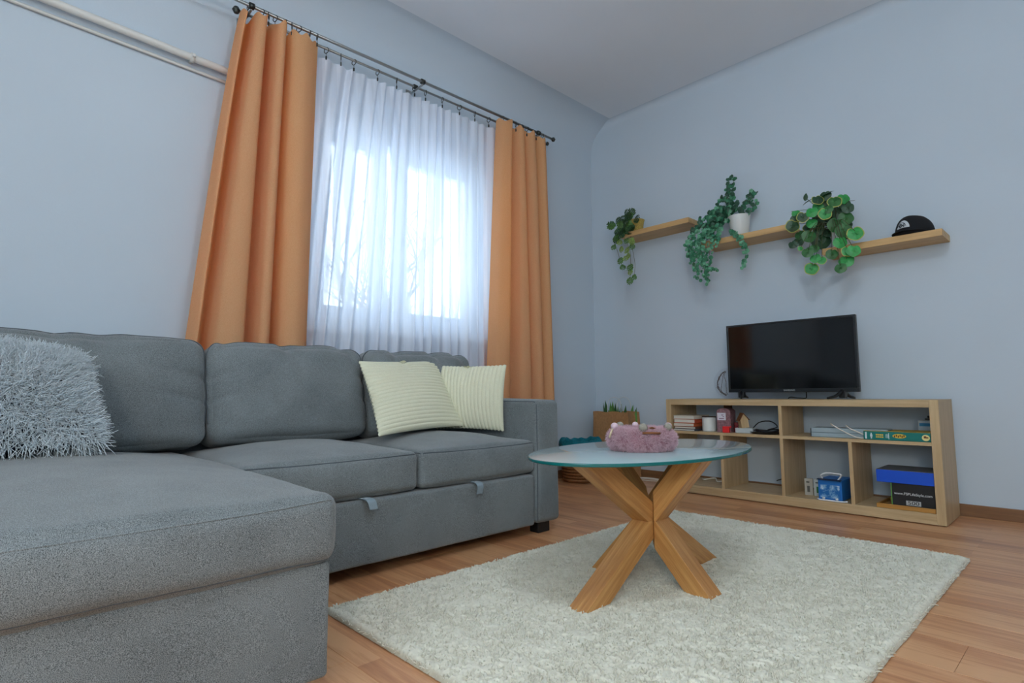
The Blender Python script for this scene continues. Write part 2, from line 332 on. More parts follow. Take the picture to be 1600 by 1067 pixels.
# floor: base slab and laminate boards, 3 printed strips each
m, nt, bs = base('laminate_beech')
p = pos(nt, (1, 1, 1)); br = nt.nodes.new('ShaderNodeTexBrick'); nt.links.new(p, br.inputs['Vector'])
br.offset = .43; br.squash = 1; br.inputs['Scale'].default_value = 1; br.inputs['Brick Width'].default_value = .43; br.inputs['Row Height'].default_value = .0645
br.inputs['Mortar Size'].default_value = .0004; br.inputs['Mortar'].default_value = lin((150, 100, 66))
br.inputs['Color1'].default_value = (0, 0, 0, 1); br.inputs['Color2'].default_value = (1, 1, 1, 1)
br.inputs['Mortar'].default_value = (.45, .45, .45, 1)
g = noise_n(nt, pos(nt, (3, 40, 1)), 1.2, 5, .6); g2 = noise_n(nt, pos(nt, (.8, 5, 1)), 1.5, 2)
a = nt.nodes.new('ShaderNodeMath'); a.operation = 'MULTIPLY_ADD'; nt.links.new(br.outputs[0], a.inputs[0]); a.inputs[1].default_value = .30
nt.links.new(g, a.inputs[2])
b = nt.nodes.new('ShaderNodeMath'); b.operation = 'MULTIPLY_ADD'; nt.links.new(g2, b.inputs[0]); b.inputs[1].default_value = .5; nt.links.new(a.outputs[0], b.inputs[2])
nt.links.new(ramp(nt, b.outputs[0], [(.55, lin((172, 114, 76))), (.85, lin((202, 144, 100))), (1.15, lin((218, 166, 120)))]), bs.inputs['Base Color'])
bs.inputs['Roughness'].default_value = .32; MATS['lam'] = m
floor = struct('floor', box(XW-.3, XR+.2, YN-.2, YW+.2, -.12, -.008), plain('floor_underlay', (120, 80, 52), .8))
PW, PL, GAP = .1935, 1.285, .0006
pm = box(0, PL-GAP, 0, PW-GAP, -.008, 0, .0008, 1)
y = YN+.0; row = 0; first = True
while y < YW:
    x = XW-(row*.47 % PL)
    while x < XR:
        x0, x1, y1 = max(x, XW), min(x+PL, XR), min(y+PW, YW)
        if x1-x0 > .02 and y1-y > .01:
            if x0 == x and x1 == x+PL and y1 == y+PW: o = ob('plank', pm, MATS['lam'], floor, True) if first else link(bpy.data.objects.new('plank', pm), floor)
            else: o = ob('plank', box(0, x1-x0-GAP, 0, y1-y-GAP, -.008, 0, .0008, 1), MATS['lam'], floor, True)
            o.location = (x0, y, 0)
            if x0 == x and x1 == x+PL and y1 == y+PW: first = False
        x += PL
    y += PW; row += 1

# window wall (left), with niche opening
NY0, NY1, NZ0, NZ1 = 1.30, 2.60, 1.0, 2.40
bm = bmesh.new(); WT = .30
for a_ in ((YN-.2, NY0, 0, ZC+.1), (NY1, YW+.2, 0, ZC+.1), (NY0, NY1, 0, NZ0), (NY0, NY1, NZ1, ZC+.1)):
    box_bm(bm, XW-WT, XW, a_[0], a_[1], a_[2]-.12 if a_[2] == 0 else a_[2], a_[3])
struct('wall_left', from_bm(bm), WALL)
struct('wall_far', box(XW-.3, XR+.2, YW, YW+.2, -.12, ZC+.1), WALL)
struct('wall_right', box(XR, XR+.2, YN-.2, YW, -.12, ZC+.1), WALL)
bm = bmesh.new()
for a_ in ((XW, -.6, -.12, ZC+.1), (1.2, XR, -.12, ZC+.1), (-.6, 1.2, -.12, .8), (-.6, 1.2, 2.3, ZC+.1)):
    box_bm(bm, a_[0], a_[1], YN-.2, YN, a_[2], a_[3])
struct('wall_near', from_bm(bm), WALL)  # opening made for the added fill window
struct('ceiling', box(XW-.3, XR+.2, YN-.2, YW+.2, ZC, ZC+.15), CEIL)
def cove(name, axis, R):
    n = 14; V = []; F = []
    for k in range(n+1):
        t = k/n*math.pi/2; a_, z = R-R*math.cos(t), ZC-R+R*math.sin(t)
        for e in (0, 1):
            V.append((XW+a_, YN if e else YW, z) if axis == 'y' else ((XW if e else XR), YW-a_, z))
    a_ = len(V); V += [(XW, YN, ZC), (XW, YW, ZC)] if axis == 'y' else [(XR, YW, ZC), (XW, YW, ZC)]
    for k in range(n): F.append((2*k, 2*k+1, 2*k+3, 2*k+2))
    me = bpy.data.meshes.new('cove'); me.from_pydata([tuple(v) for v in V], [], F); smooth(me); struct(name, me, WALL)
cove('trim_1', 'y', .24); cove('trim_2', 'x', .05)
bb = struct('baseboard_left', box(XW, XW+.014, YN, YW, 0, .06, .002), wood('baseboard_wood_y', (140, 100, 66), (112, 78, 50), 'y'))
struct('baseboard_far', box(XW+.014, XR, YW-.014, YW, 0, .06, .002), BASEW)

# window unit in the niche
def glass_mat():
    m = bpy.data.materials.new('window_glass'); m.use_nodes = True; nt = m.node_tree; nt.nodes.clear()
    o = nt.nodes.new('ShaderNodeOutputMaterial'); mx = nt.nodes.new('ShaderNodeMixShader'); t = nt.nodes.new('ShaderNodeBsdfTransparent'); g = nt.nodes.new('ShaderNodeBsdfGlossy')
    g.inputs['Roughness'].default_value = .02; mx.inputs[0].default_value = .05
    nt.links.new(t.outputs[0], mx.inputs[1]); nt.links.new(g.outputs[0], mx.inputs[2]); nt.links.new(mx.outputs[0], o.inputs[0]); return m
GLASS = glass_mat()
WX = -3.10
def frame_ring(x0, x1, y0, y1, z0, z1, t):
    bm = bmesh.new()
    box_bm(bm, x0, x1, y0, y0+t, z0, z1, .004); box_bm(bm, x0, x1, y1-t, y1, z0, z1, .004)
    box_bm(bm, x0, x1, y0+t, y1-t, z0, z0+t, .004); box_bm(bm, x0, x1, y0+t, y1-t, z1-t, z1, .004); return from_bm(bm)
win = struct('window_1', frame_ring(WX-.05, WX+.02, NY0, NY1, NZ0+.02, NZ1, .07), FRAME)
ob('shutter_box', box(WX-.05, WX+.06, NY0+.07, NY1-.07, NZ1-.20, NZ1-.07, .004), FRAME, win)
for a_, b_ in ((NY0+.05, 1.835), (1.90, NY1-.05)):
    sa = ob('window_frame', frame_ring(WX-.02, WX+.045, a_, b_, NZ0+.07, NZ1-.19, .085), FRAME, win)
    ob('pane', box(WX, WX+.004, a_+.08, b_-.08, NZ0+.15, NZ1-.27), GLASS, sa)
    ob('handle', box(WX+.045, WX+.075, (b_ if b_ < 1.87 else a_)-.02 + (-.02 if b_ < 1.87 else .04), (b_ if b_ < 1.87 else a_)+(-.02 if b_ < 1.87 else .04), 1.55, 1.67, .006), METAL, sa)
ob('window_sill', box(WX+.02, XW+.03, NY0-.03, NY1+.03, NZ0-.02, NZ0+.02, .005), FRAME, win)
w2 = struct('fill_window', joinm([box(-.6, -.53, YN-.14, YN-.06, .8, 2.3), box(1.13, 1.2, YN-.14, YN-.06, .8, 2.3), box(-.53, 1.13, YN-.14, YN-.06, .8, .87), box(-.53, 1.13, YN-.14, YN-.06, 2.23, 2.3), box(.27, .33, YN-.14, YN-.06, .87, 2.23)]), FRAME)  # unseen window, added behind the camera to let in fill light
ob('pane', box(-.53, .27, YN-.11, YN-.105, .87, 2.23), GLASS, w2); ob('pane', box(.33, 1.13, YN-.11, YN-.105, .87, 2.23), GLASS, w2)

# outside: unseen ground whitened to bounce light indoors, and two bare trees
struct('ground', box(-40, -3.3, -30, 40, -1.4, -1.2), plain('bounce_ground', (236, 238, 242), .9))
BARK = plain('bark', (130, 124, 120), .9)
def bare_tree(name, base_, H, seed, label):
    rg = random.Random(seed); Vs = []; Fs = []; off = 0
    def branch(p, d, L, r, lev):
        nonlocal off
        pts = [np.array(p)]; dd = np.array(d, float)
        for k in range(5):
            dd = dd+np.array([rg.uniform(-.16, .16) for _ in range(3)])+np.array([0, 0, .03]); dd /= np.linalg.norm(dd); pts.append(pts[-1]+dd*L/5)
        V, F = tube(pts, [r, r*.55], 5 if lev < 2 else 3, raw=True); Vs.append(V); Fs.extend([tuple(i+off for i in f) for f in F]); off += len(V)
        if lev >= 3: return
        for k in range(5 if lev == 0 else 4):
            i = rg.choice((2, 3, 4, 5)) if lev else rg.choice((3, 4, 5)); a = rg.uniform(0, 2*math.pi); s = rg.uniform(.5, 1.0)
            nd = dd*1.0+np.array([math.cos(a)*s, math.sin(a)*s, rg.uniform(-.1, .5)]); nd /= np.linalg.norm(nd)
            branch(pts[i], nd, L*rg.uniform(.55, .75), r*.5, lev+1)
    branch(base_, (0, 0, 1), H*.42, .11, 0)
    me = bpy.data.meshes.new(name); me.from_pydata(np.vstack(Vs).tolist(), [], Fs); smooth(me)
    return solo(name, me, BARK, label, 'tree', None)
bare_tree('bare_tree', (-9.6, 5.0, -1.2), 7.2, 3, 'leafless tree outside behind the left window sash')
bare_tree('bare_tree', (-9.4, 6.8, -1.2), 6.6, 11, 'leafless tree outside behind the right window sash')

# warm fill lamp, added out of frame behind the camera
FILL_WARM, nt, bs = base('warm_fill_glow'); bs.inputs['Emission Color'].default_value = (1, .89, .76, 1); bs.inputs['Emission Strength'].default_value = FILL_LOW
lt = thing('fill_lamp_low', 'unseen fill lamp with round globe added behind the viewer', 'lamp', (.9, -1.0, 0))
ob('base', lathe([(.001, .001), (.14, .001), (.14, .015), (.02, .03), (.001, .03)], (.9, -1.0, 0)), METAL, lt)
ob('pole', tube([(.9, -1.0, .02), (.9, -1.0, 1.30)], .011), METAL, lt)
ob('globe', lathe([(.0005, -.17)]+[(.17*math.sin(q), -.17*math.cos(q)) for q in np.linspace(.15, 2.99, 16)]+[(.0005, .17)], (.9, -1.0, 1.46), 32), FILL_WARM, lt)

FILL_COOL, nt, bs = base('cool_fill_glow'); bs.inputs['Emission Color'].default_value = (.80, .91, 1, 1); bs.inputs['Emission Strength'].default_value = FILL_TOP  # cool fill lamp added out of frame to brighten ceiling and sofa tops
lc = thing('fill_lamp_top', 'unseen cool fill lamp with round globe added above the middle of the room', 'lamp', (-.2, .7, 2.88))
ob('canopy', lathe([(.001, 2.84), (.05, 2.845), (.05, 2.88), (.001, 2.88)], (-.2, .7, 0)), METAL, lc)
ob('stem', tube([(-.2, .7, 2.86), (-.2, .7, 2.62)], .008), METAL, lc)
ob('globe', lathe([(.0005, -.13)]+[(.13*math.sin(q), -.13*math.cos(q)) for q in np.linspace(.15, 2.99, 16)]+[(.0005, .13)], (-.2, .7, 2.50), 32), FILL_COOL, lc)

# pipes under the ceiling on the window wall
pt = thing('heating_pipe', 'painted heating pipe running along the wall left of the orange curtain', 'pipe', (XW, .2, 2.24))
ob('pipe_run', tube([(XW+.045, YN+.02, 2.33), (XW+.045, -.3, 2.283), (XW+.045, .68, 2.236), (XW+.045, 1.05, 2.222)], .017, 12), PIPE, pt)
ob('pipe_clamp', joinm([tube([(XW+.045, .672, 2.236), (XW+.045, .690, 2.2355)], .0225, 14), box(XW+.001, XW+.045, .675, .687, 2.225, 2.247, .002), box(XW+.06, XW+.078, .674, .688, 2.229, 2.243, .003)]), PIPE, pt)
ct = solo('cable_duct', tube([(XW+.011, YN+.02, 2.285), (XW+.011, -.3, 2.238), (XW+.011, .68, 2.196), (XW+.011, 1.05, 2.180)], .009, 4), PIPE, 'thin white cable duct along the wall just under the heating pipe', 'cable duct')

# ================================================================ curtains
def sheet(ctop, cbot, ztop, zbot, ns, nz, thick=0, tw=None, topdip=None):
    A = catmull(ctop, ns); B = catmull(cbot, ns); V = []
    for i in range(nz):
        t = i/(nz-1); k = t**.85
        P = A*(1-k)+B*k; z = ztop+(zbot-ztop)*t
        zz = np.full(ns, z)
        if topdip is not None: zz = zz+topdip*(1-t)**6
        x = P[:, 1]; yv = P[:, 0]
        V.append(np.stack([x, yv, zz], 1))
    V = np.vstack(V); idx = np.arange(ns*nz).reshape(nz, ns)
    F = np.stack([idx[:-1, :-1], idx[:-1, 1:], idx[1:, 1:], idx[1:, :-1]], -1).reshape(-1, 4)
    me = fast('sheet', V, F)
    return me
m, nt, bs = base('orange_curtain_fabric')
nt.nodes.remove(bs); out = nt.nodes['Material Output']
n = noise_n(nt, pos(nt, (1, 1, .3)), 500, 2); cr = ramp(nt, n, [(.3, lin((230, 182, 134))), (.7, lin((242, 200, 154)))])
df = nt.nodes.new('ShaderNodeBsdfDiffuse'); nt.links.new(cr, df.inputs[0]); tr = nt.nodes.new('ShaderNodeBsdfTranslucent'); tr.inputs[0].default_value = lin((255, 140, 34))
mx = nt.nodes.new('ShaderNodeMixShader'); mx.inputs[0].default_value = .38; nt.links.new(df.outputs[0], mx.inputs[1]); nt.links.new(tr.outputs[0], mx.inputs[2]); nt.links.new(mx.outputs[0], out.inputs[0])
bp = nt.nodes.new('ShaderNodeBump'); bp.inputs['Strength'].default_value = .2; bp.inputs['Distance'].default_value = .001; nt.links.new(n, bp.inputs['Height']); nt.links.new(bp.outputs[0], df.inputs['Normal'])
ORANGE = m
m, nt, bs = base('sheer_voile'); nt.nodes.remove(bs); out = nt.nodes['Material Output']
df = nt.nodes.new('ShaderNodeBsdfDiffuse'); df.inputs[0].default_value = (.84, .88, .97, 1); tr = nt.nodes.new('ShaderNodeBsdfTranslucent'); tr.inputs[0].default_value = (.88, .92, 1, 1)
tp = nt.nodes.new('ShaderNodeBsdfTransparent'); m1 = nt.nodes.new('ShaderNodeMixShader'); m1.inputs[0].default_value = .27; m2 = nt.nodes.new('ShaderNodeMixShader')
nt.links.new(df.outputs[0], m1.inputs[1]); nt.links.new(tr.outputs[0], m1.inputs[2]); nt.links.new(tp.outputs[0], m2.inputs[1]); nt.links.new(m1.outputs[0], m2.inputs[2])
lw = nt.nodes.new('ShaderNodeLayerWeight'); lw.inputs[0].default_value = .35; mr = nt.nodes.new('ShaderNodeMapRange'); nt.links.new(lw.outputs['Facing'], mr.inputs[0])
wn = ramp(nt, noise_n(nt, pos(nt, (1, 17, .5), rot=(math.radians(3), 0, 0)), 1.3, 3), [(.40, (0, 0, 0, 1)), (.56, (1, 1, 1, 1))])
mr.inputs['To Min'].default_value = .68; mr.inputs['To Max'].default_value = .97
ad = nt.nodes.new('ShaderNodeMath'); ad.operation = 'MULTIPLY_ADD'; nt.links.new(wn, ad.inputs[0]); ad.inputs[1].default_value = .27; nt.links.new(mr.outputs[0], ad.inputs[2]); ad.use_clamp = True
nt.links.new(ad.outputs[0], m2.inputs[0]); nt.links.new(m2.outputs[0], out.inputs[0]); SHEER = m

CX = -2.775
lt_ = [(.855, -.02), (.875, .035), (.90, -.075), (.925, .04), (.965, .045), (.99, -.07), (1.02, .045), (1.06, .045), (1.075, -.08), (1.10, .01), (1.15, .035), (1.2, .02), (1.25, -.02)]
lb_ = [(.60, -.02), (.64, .04), (.675, -.07), (.73, .05), (.86, .06), (.91, -.05), (.95, .05), (1.0, .035), (1.03, -.07), (1.07, .02), (1.13, .055), (1.185, .03), (1.215, -.02)]
def solidify(o, t):
    md = o.modifiers.new('thickness', 'SOLIDIFY'); md.thickness = t; md.offset = 0
def curtain(label, T, B, zt, name='curtain', group=None):
    th = thing(name, label, 'curtain', (CX, (T[0][0]+T[-1][0])/2, .03), group)
    dip = .012*np.sin(np.linspace(0, 60, 160))
    o = ob('curtain_panel', sheet([(y_, CX+d) for y_, d in T], [(y_, CX+d*1.1) for y_, d in B], zt, .03, 160, 40, topdip=dip), ORANGE, th); return th
cl = curtain('peach orange curtain bunched at the left end of the rod', lt_, lb_, 2.497)
rt_ = [(2.53, -.02), (2.555, .035), (2.625, .045), (2.65, -.05), (2.685, -.01), (2.72, .035), (2.755, .025), (2.775, -.05), (2.80, .0), (2.835, .035), (2.875, .02), (2.895, -.05), (2.92, -.01), (2.955, .03), (3.0, .005)]
rb_ = [(2.40, -.02), (2.45, .05), (2.55, .055), (2.60, -.045), (2.655, -.04), (2.69, .04), (2.78, .055), (2.825, -.06), (2.85, .0), (2.885, .045), (2.93, .03), (2.945, -.055), (2.97, .0), (3.02, .04), (3.07, .0)]
cr_ = curtain('peach orange curtain hanging at the right end of the rod', rt_, rb_, 2.512)
# sheer: irregular gathers
g = random.Random(5); T = []; B = []; y = 1.215; k = 0; ys_ = []
while y < 2.60:
    ys_.append(y); y += g.uniform(.018, .048)
nn = len(ys_); yb = 1.03
wd = [g.uniform(.35, 1)+(2.2 if g.random() < .22 else 0) for _ in ys_]; cum = np.cumsum(wd); cum = (cum-cum[0])/(cum[-1]-cum[0])
for i, yv in enumerate(ys_):
    s = 1 if i % 2 else -1
    T.append((yv, -2.868+s*g.uniform(.006, .018))); B.append((yb+(2.60-yb)*(.5*cum[i]+.5*i/(nn-1)), -2.868+s*g.uniform(.012, .034)))
sh = thing('sheer_curtain', 'white translucent sheer curtain covering the window between the orange curtains', 'curtain', (-2.868, 1.88, .03))
ob('curtain_panel', sheet(T, B, 2.49, .03, 620, 30), SHEER, sh)
# hooks: ring + clip
def ring_mesh():
    a = np.linspace(0, 2*math.pi, 19)[:-1]; return tube(np.stack([.016*np.cos(a), 0*a, .016*np.sin(a)], 1), .0022, 6, closed=True)
RING = ring_mesh(); RING.materials.append(METALD)
CLIP = joinm([tube([(0, 0, -.016), (0, 0, -.034)], .0014, 6), box(-.004, .004, -.0035, .0035, -.052, -.033, .0015)]); CLIP.materials.append(METALD)
def rings(par, ys2, x, z):
    inv = T_INV[par.name].inverted()
    for i, yv in enumerate(ys2):
        r_o = link(bpy.data.objects.new('curtain_ring', RING), par); r_o.location = inv @ Vector((x, yv, z-.010)); r_o.rotation_euler = (0, 0, .5*math.sin(i*2.3))
        c_o = link(bpy.data.objects.new('clip', CLIP), r_o)
rings(cl, [.885, .95, .983, 1.015, 1.064, 1.10, 1.137, 1.195, 1.235], -2.77, 2.54)
rings(cr_, [2.566, 2.645, 2.694, 2.75, 2.803, 2.869, 2.90, 2.965], -2.77, 2.54)
rings(sh, [1.262, 1.324, 1.411, 1.49, 1.642, 1.772, 1.901, 1.982, 2.112, 2.253, 2.385, 2.51], -2.85, 2.54)
rd = thing('curtain_rod', 'double steel curtain rod with ball finials above the window', 'curtain rod', (XW, 1.9, 2.54))
ob('front_rod', tube([(-2.77, .30, 2.54), (-2.77, 3.07, 2.54)], .0085, 12), METAL, rd)
ob('rear_rod', tube([(-2.85, .87, 2.54), (-2.85, 3.09, 2.54)], .007, 12), METAL, rd)
for x, yv, r in ((-2.77, 3.085, .017), (-2.85, 3.105, .015), (-2.85, .855, .019)):
    ob('finial', lathe([(.001, -r), (r*.6, -r*.8), (r, 0), (r*.6, r*.8), (.001, r)], (x, yv, 2.54), 16), METALD, rd)
for yv in (.90, 1.905, 2.925):
    bk = ob('bracket', joinm([tube([(XW+.002, yv, 2.515), (-2.86, yv, 2.518), (-2.79, yv, 2.52), (-2.77, yv, 2.523)], .006, 8, n=10), box(XW+.001, XW+.008, yv-.018, yv+.018, 2.48, 2.55, .003)]), METAL, rd)
    for x, r in ((-2.77, .0125), (-2.85, .011)): ob('collar', tube([(x, yv-.012, 2.54), (x, yv+.012, 2.54)], r*1.25, 14), METALD, bk)

# ================================================================ sofa
SF = thing('corner_sofa', 'blue grey fabric corner sofa with chaise under the window', 'sofa', (-2.0, .9, 0))
XS = -1.858
def soft(name, x0, x1, y0, y1, z0, z1, r=.02, puff=(0, 0, 0), n=(30, 30, 14), wr=.0015, seed=0, par=SF, mat=SOFA, fn=None):
    me, seam = cushion(((x0+x1)/2, (y0+y1)/2, (z0+z1)/2), ((x1-x0)/2, (y1-y0)/2, (z1-z0)/2), r, puff, n, None, wr, seed, fn)
    return ob(name, me, mat, par), seam
CY0 = -.42
soft('back_frame', -2.70, -2.55, CY0-.02, 2.06, .05, .80, .02)
soft('base', -2.60, XS+.0, .595, 1.905, .045, .272, .012, seed=3)
o, sm_ = soft('arm', -2.70, XS+.012, 1.912, 2.066, .05, .612, .022, (.006, .006, .008), (50, 10, 30), seed=2)
ob('piping', sm_([(-.97, -.93, .98), (0, -.93, .98), (.965, -.93, .97)], .0025), SOFA_D, o)
ob('piping', sm_([(.985, -.93, .93), (.99, -.93, 0), (.985, -.93, -.97)], .0025), SOFA_D, o)
soft('arm', -2.72, -1.3, CY0-.17, CY0-.01, .05, .61, .022, (.006, .006, .008), (50, 10, 30), seed=12)
# seat cushions
for i, (a_, b_) in enumerate(((.612, 1.272), (1.280, 1.915))):
    o, sm_ = soft('seat_cushion', -2.56, XS, a_, b_, .281, .425, .026, (.012, .0, .045), (46, 34, 10), .003, 5+i)
    ob('piping', sm_([(.985, -.96, .90), (1, -.5, .90), (1, .5, .90), (.985, .96, .90)], .0028, 70), SOFA_D, o)
    ob('piping', sm_([(.97, -.985, .90), (.5, -1, .90), (-.2, -1, .9)], .0025, 50), SOFA_D, o)
# chaise
soft('chaise_base', -2.56, -1.202, CY0, .594, .045, .288, .012, (.004, .002, 0), (40, 30, 10), seed=8)
o, sm_ = soft('chaise_cushion', -2.56, -1.185, CY0, .606, .284, .432, .034, (.016, .006, .060), (70, 50, 12), .0035, 9)
ob('piping', sm_([(.985, -.96, .80), (1, -.5, .79), (1, .5, .79), (.985, .96, .80)], .002, 90), SOFA, o)
ob('piping', sm_([(.985, -.96, -.88), (1, -.5, -.86), (1, .5, -.88), (.985, .96, -.88)], .0018, 90), SOFA_D, o)
ob('piping', sm_([(.97, .99, .80), (.4, 1, .79), (-.3, 1, .79)], .002, 60), SOFA_D, o)
ob('base_strip', box(-1.2, XS-.02+.7, .5885, .5905, .05, .28), SOFA_D, SF) if False else None
# back cushions: lean back, overstuffed, folds near the top corners
def back_cushion(y0, y1, seed, zt=.86):
    cy = (y0+y1)/2; th = .20; H = (zt-.455)/2
    ang = math.radians(-9); R = Matrix.Rotation(ang, 3, 'Y')
    def fn(P, u):
        P = P.copy()
        # creases run inwards from the top edge
        for c, s in ((-.55, .10), (.15, .07), (.62, .09)):
            c2 = c+.25*math.sin(seed*3+c*9)
            k = np.exp(-((u[:, 1]-c2-(1-u[:, 2])*.25*np.sign(c))**2)/(s*s))*np.clip((u[:, 2]-.45)/.55, 0, 1)*np.clip(u[:, 0]+.6, 0, 1)
            P[:, 0] -= .024*k; P[:, 2] -= .004*k
        k = np.clip(-u[:, 2], 0, 1)**2; P[:, 0] += .012*k
        # sides tuck in slightly half way up
        P[:, 1] -= np.sign(u[:, 1])*.006*np.abs(u[:, 1])*(np.clip(u[:, 2], 0, 1)**4)
        for q in (-1, 1):
            for zc in (-.2, .25):
                k = np.exp(-((u[:, 2]-zc-(1-q*u[:, 1])*.5)**2)/.004)*np.clip((q*u[:, 1]-.6)/.4, 0, 1); P[:, 0] -= .011*k
        return P
    me, seam = cushion((-2.475, cy, .447+H), (th/2, (y1-y0)/2, H), .05, (.05, .004, .012), (16, 44, 34), R, .006, seed, fn)
    o = ob('back_cushion', me, SOFA, SF)
    ob('piping', seam([(.62, -.965, -.6), (.62, -.97, .5), (.62, -.93, .93), (.55, -.7, 1), (.55, 0, 1), (.55, .7, 1), (.62, .93, .93), (.62, .97, .5), (.62, .965, -.6)], .0028, 160), SOFA_D, o)
back_cushion(-.04-.40, -.04+.70, 31, .862); 
back_cushion(.667, 1.335, 43, .858); back_cushion(1.340, 1.985, 57, .855)
TABM = fabric('tab_webbing', (120, 138, 150), (150, 168, 178), 900)
# pull tabs
for (yv, t) in ((1.04, 1), (1.555, 0)):
    a_ = [(XS-.03, 0, .276), (XS+.012, 0, .277), (XS+.030, 0, .262 if not t else .268), (XS+.022+.012*t, 0, .232 if not t else .243)]
    P = catmull(a_, 12); V = []; F = []
    for i, q in enumerate(P):
        for s in (-1, 1):
            for d in (0, .003): V.append((q[0], yv+s*.016+(.02*t*i/12), q[2]+d))
    for i in range(11):
        j = 4*i
        F += [(j+1, j+3, j+7, j+5), (j, j+4, j+6, j+2), (j, j+1, j+5, j+4), (j+2, j+6, j+7, j+3)]
    F += [(0, 2, 3, 1), (44, 45, 47, 46)]
    me = bpy.data.meshes.new('tab'); me.from_pydata(V, [], F); ob('pull_tab', me, TABM, SF)
FOOT = plain('black_foot', (18, 18, 20), .5)
for x, y in ((-1.90, 1.99), (-2.62, 1.99), (-1.3, -.35), (-2.62, -.35), (-1.35, .45), (-2.62, .9), (-2.2, 1.3)):
    ob('foot', box(x-.028, x+.028, y-.05, y+.028, .0005, .052, .004), FOOT, SF)

# ---------------------------------------------------------------- cushions on the sofa
def cord_pillow(name, label, TL, TR, BR, BL, vert, ribs):
    me, surf, nrm = pillow(TL, TR, BR, BL, .062, 190, ribs, .0045, vert, .055, .018)
    return solo(name, me, CORD, label, 'cushion', None)
cord_pillow('throw_pillow', 'cream corduroy cushion with horizontal ribs in front, leaning on the sofa', (-2.36, 1.282, .797), (-2.40, 1.738, .815), (-2.20, 1.762, .488), (-2.13, 1.255, .470), False, 21)
cord_pillow('throw_pillow', 'cream corduroy cushion with vertical ribs leaning beside the sofa arm', (-2.46, 1.74, .795), (-2.02, 1.885, .782), (-2.035, 1.88, .464), (-2.37, 1.70, .47), True, 21)
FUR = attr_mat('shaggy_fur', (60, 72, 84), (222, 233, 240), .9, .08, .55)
FURB = plain('fur_backing', (70, 82, 96), .95)
ft = thing('fur_pillow', 'shaggy blue grey long haired cushion at the left end of the sofa', 'cushion', (-2.1, .05, .47))
me, surf, nrm = pillow((-2.36, -.11, .80), (-2.18, .245, .752), (-1.93, .265, .525), (-1.92, -.20, .50), .10, 60, pinch=.05)
ob('cushion_body', me, FURB, ft)
N = 21000; u = RNG.uniform(-1, 1, N); v = RNG.uniform(-1, 1, N); side = np.where(RNG.random(N) < .72, 1, -1)
e = 1e-2; R0 = np.array([surf(np.array([u[i]]), np.array([v[i]]), side[i])[0] for i in range(N)])
ctr = R0.mean(0); Ru = np.array([surf(np.array([min(1, u[i]+e)]), np.array([v[i]]), side[i])[0] for i in range(N)])-R0; Rv = np.array([surf(np.array([u[i]]), np.array([min(1, v[i]+e)]), side[i])[0] for i in range(N)])-R0
D = np.cross(Ru, Rv)*side[:, None]; L_ = np.linalg.norm(D, axis=1)[:, None]; D = np.where(L_ > 1e-9, D/(L_+1e-12), nrm*side[:, None])
clump = np.array([noise.noise_vector(Vector(q*14)) for q in R0]); D = D*.75+(R0-ctr)*2.2+clump*.7+RNG.normal(size=(N, 3))*.22+np.array([0, 0, -.15])
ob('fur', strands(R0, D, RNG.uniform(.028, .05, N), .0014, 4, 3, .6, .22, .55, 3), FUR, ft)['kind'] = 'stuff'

# ================================================================ rug
rg_ = thing('shag_rug', 'cream shaggy rectangular rug under the coffee table', 'rug', (-1.04, 1.78, 0))
RX0, RX1, RY0, RY1 = -1.665, -.415, .805, 2.765
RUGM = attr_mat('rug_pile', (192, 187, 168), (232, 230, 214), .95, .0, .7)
ob('backing', box(RX0+.01, RX1-.01, RY0+.01, RY1-.01, .0005, .010, .002), plain('jute_backing', (150, 120, 84), .9), rg_)
nx, ny = 330, 500; X, Y = np.meshgrid(np.linspace(0, 1, nx), np.linspace(0, 1, ny), indexing='ij')
ed = np.minimum(np.minimum(X, 1-X)*1.25, np.minimum(Y, 1-Y)*1.96)
xx = RX0+(RX1-RX0)*X; yy = RY0+(RY1-RY0)*Y
def lattice(nx, ny, cell, sd):
    g = np.random.default_rng(sd); cx, cy = nx//cell+3, ny//cell+3; G = g.random((cx, cy)); a = np.arange(nx)/cell; b = np.arange(ny)/cell
    i, j = a.astype(int), b.astype(int); fa, fb = (a-i)[:, None], (b-j)[None]; fa = fa*fa*(3-2*fa); fb = fb*fb*(3-2*fb)
    return G[np.ix_(i, j)]*(1-fa)*(1-fb)+G[np.ix_(i+1, j)]*fa*(1-fb)+G[np.ix_(i, j+1)]*(1-fa)*fb+G[np.ix_(i+1, j+1)]*fa*fb-.5
hgt = .014+.008*RNG.random((nx, ny))*.9+.006*lattice(nx, ny, 3, 1)+.004*lattice(nx, ny, 9, 2)+.002*lattice(nx, ny, 40, 3)
k = np.clip(ed/.016, 0, 1); hgt = .002+(hgt-.002)*np.sqrt(1-(1-k)**2)
jit = RNG.normal(size=(2, nx, ny))*.0006
V = np.stack([xx+jit[0]+.004*lattice(nx, ny, 12, 5)*(ed < .03), yy+jit[1], hgt], -1).reshape(-1, 3)
idx = np.arange(nx*ny).reshape(nx, ny); F = np.stack([idx[:-1, :-1], idx[1:, :-1], idx[1:, 1:], idx[:-1, 1:]], -1).reshape(-1, 4)
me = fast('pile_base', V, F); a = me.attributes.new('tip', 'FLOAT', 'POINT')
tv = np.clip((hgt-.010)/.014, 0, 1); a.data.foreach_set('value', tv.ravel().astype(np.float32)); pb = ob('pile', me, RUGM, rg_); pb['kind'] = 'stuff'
N = 52000; R0 = np.stack([RNG.uniform(RX0+.004, RX1-.004, N), RNG.uniform(RY0+.004, RY1-.004, N), np.full(N, .010)], 1)
lean = np.array([noise.noise_vector(Vector((q[0]*6, q[1]*6, 0))) for q in R0[::1]])
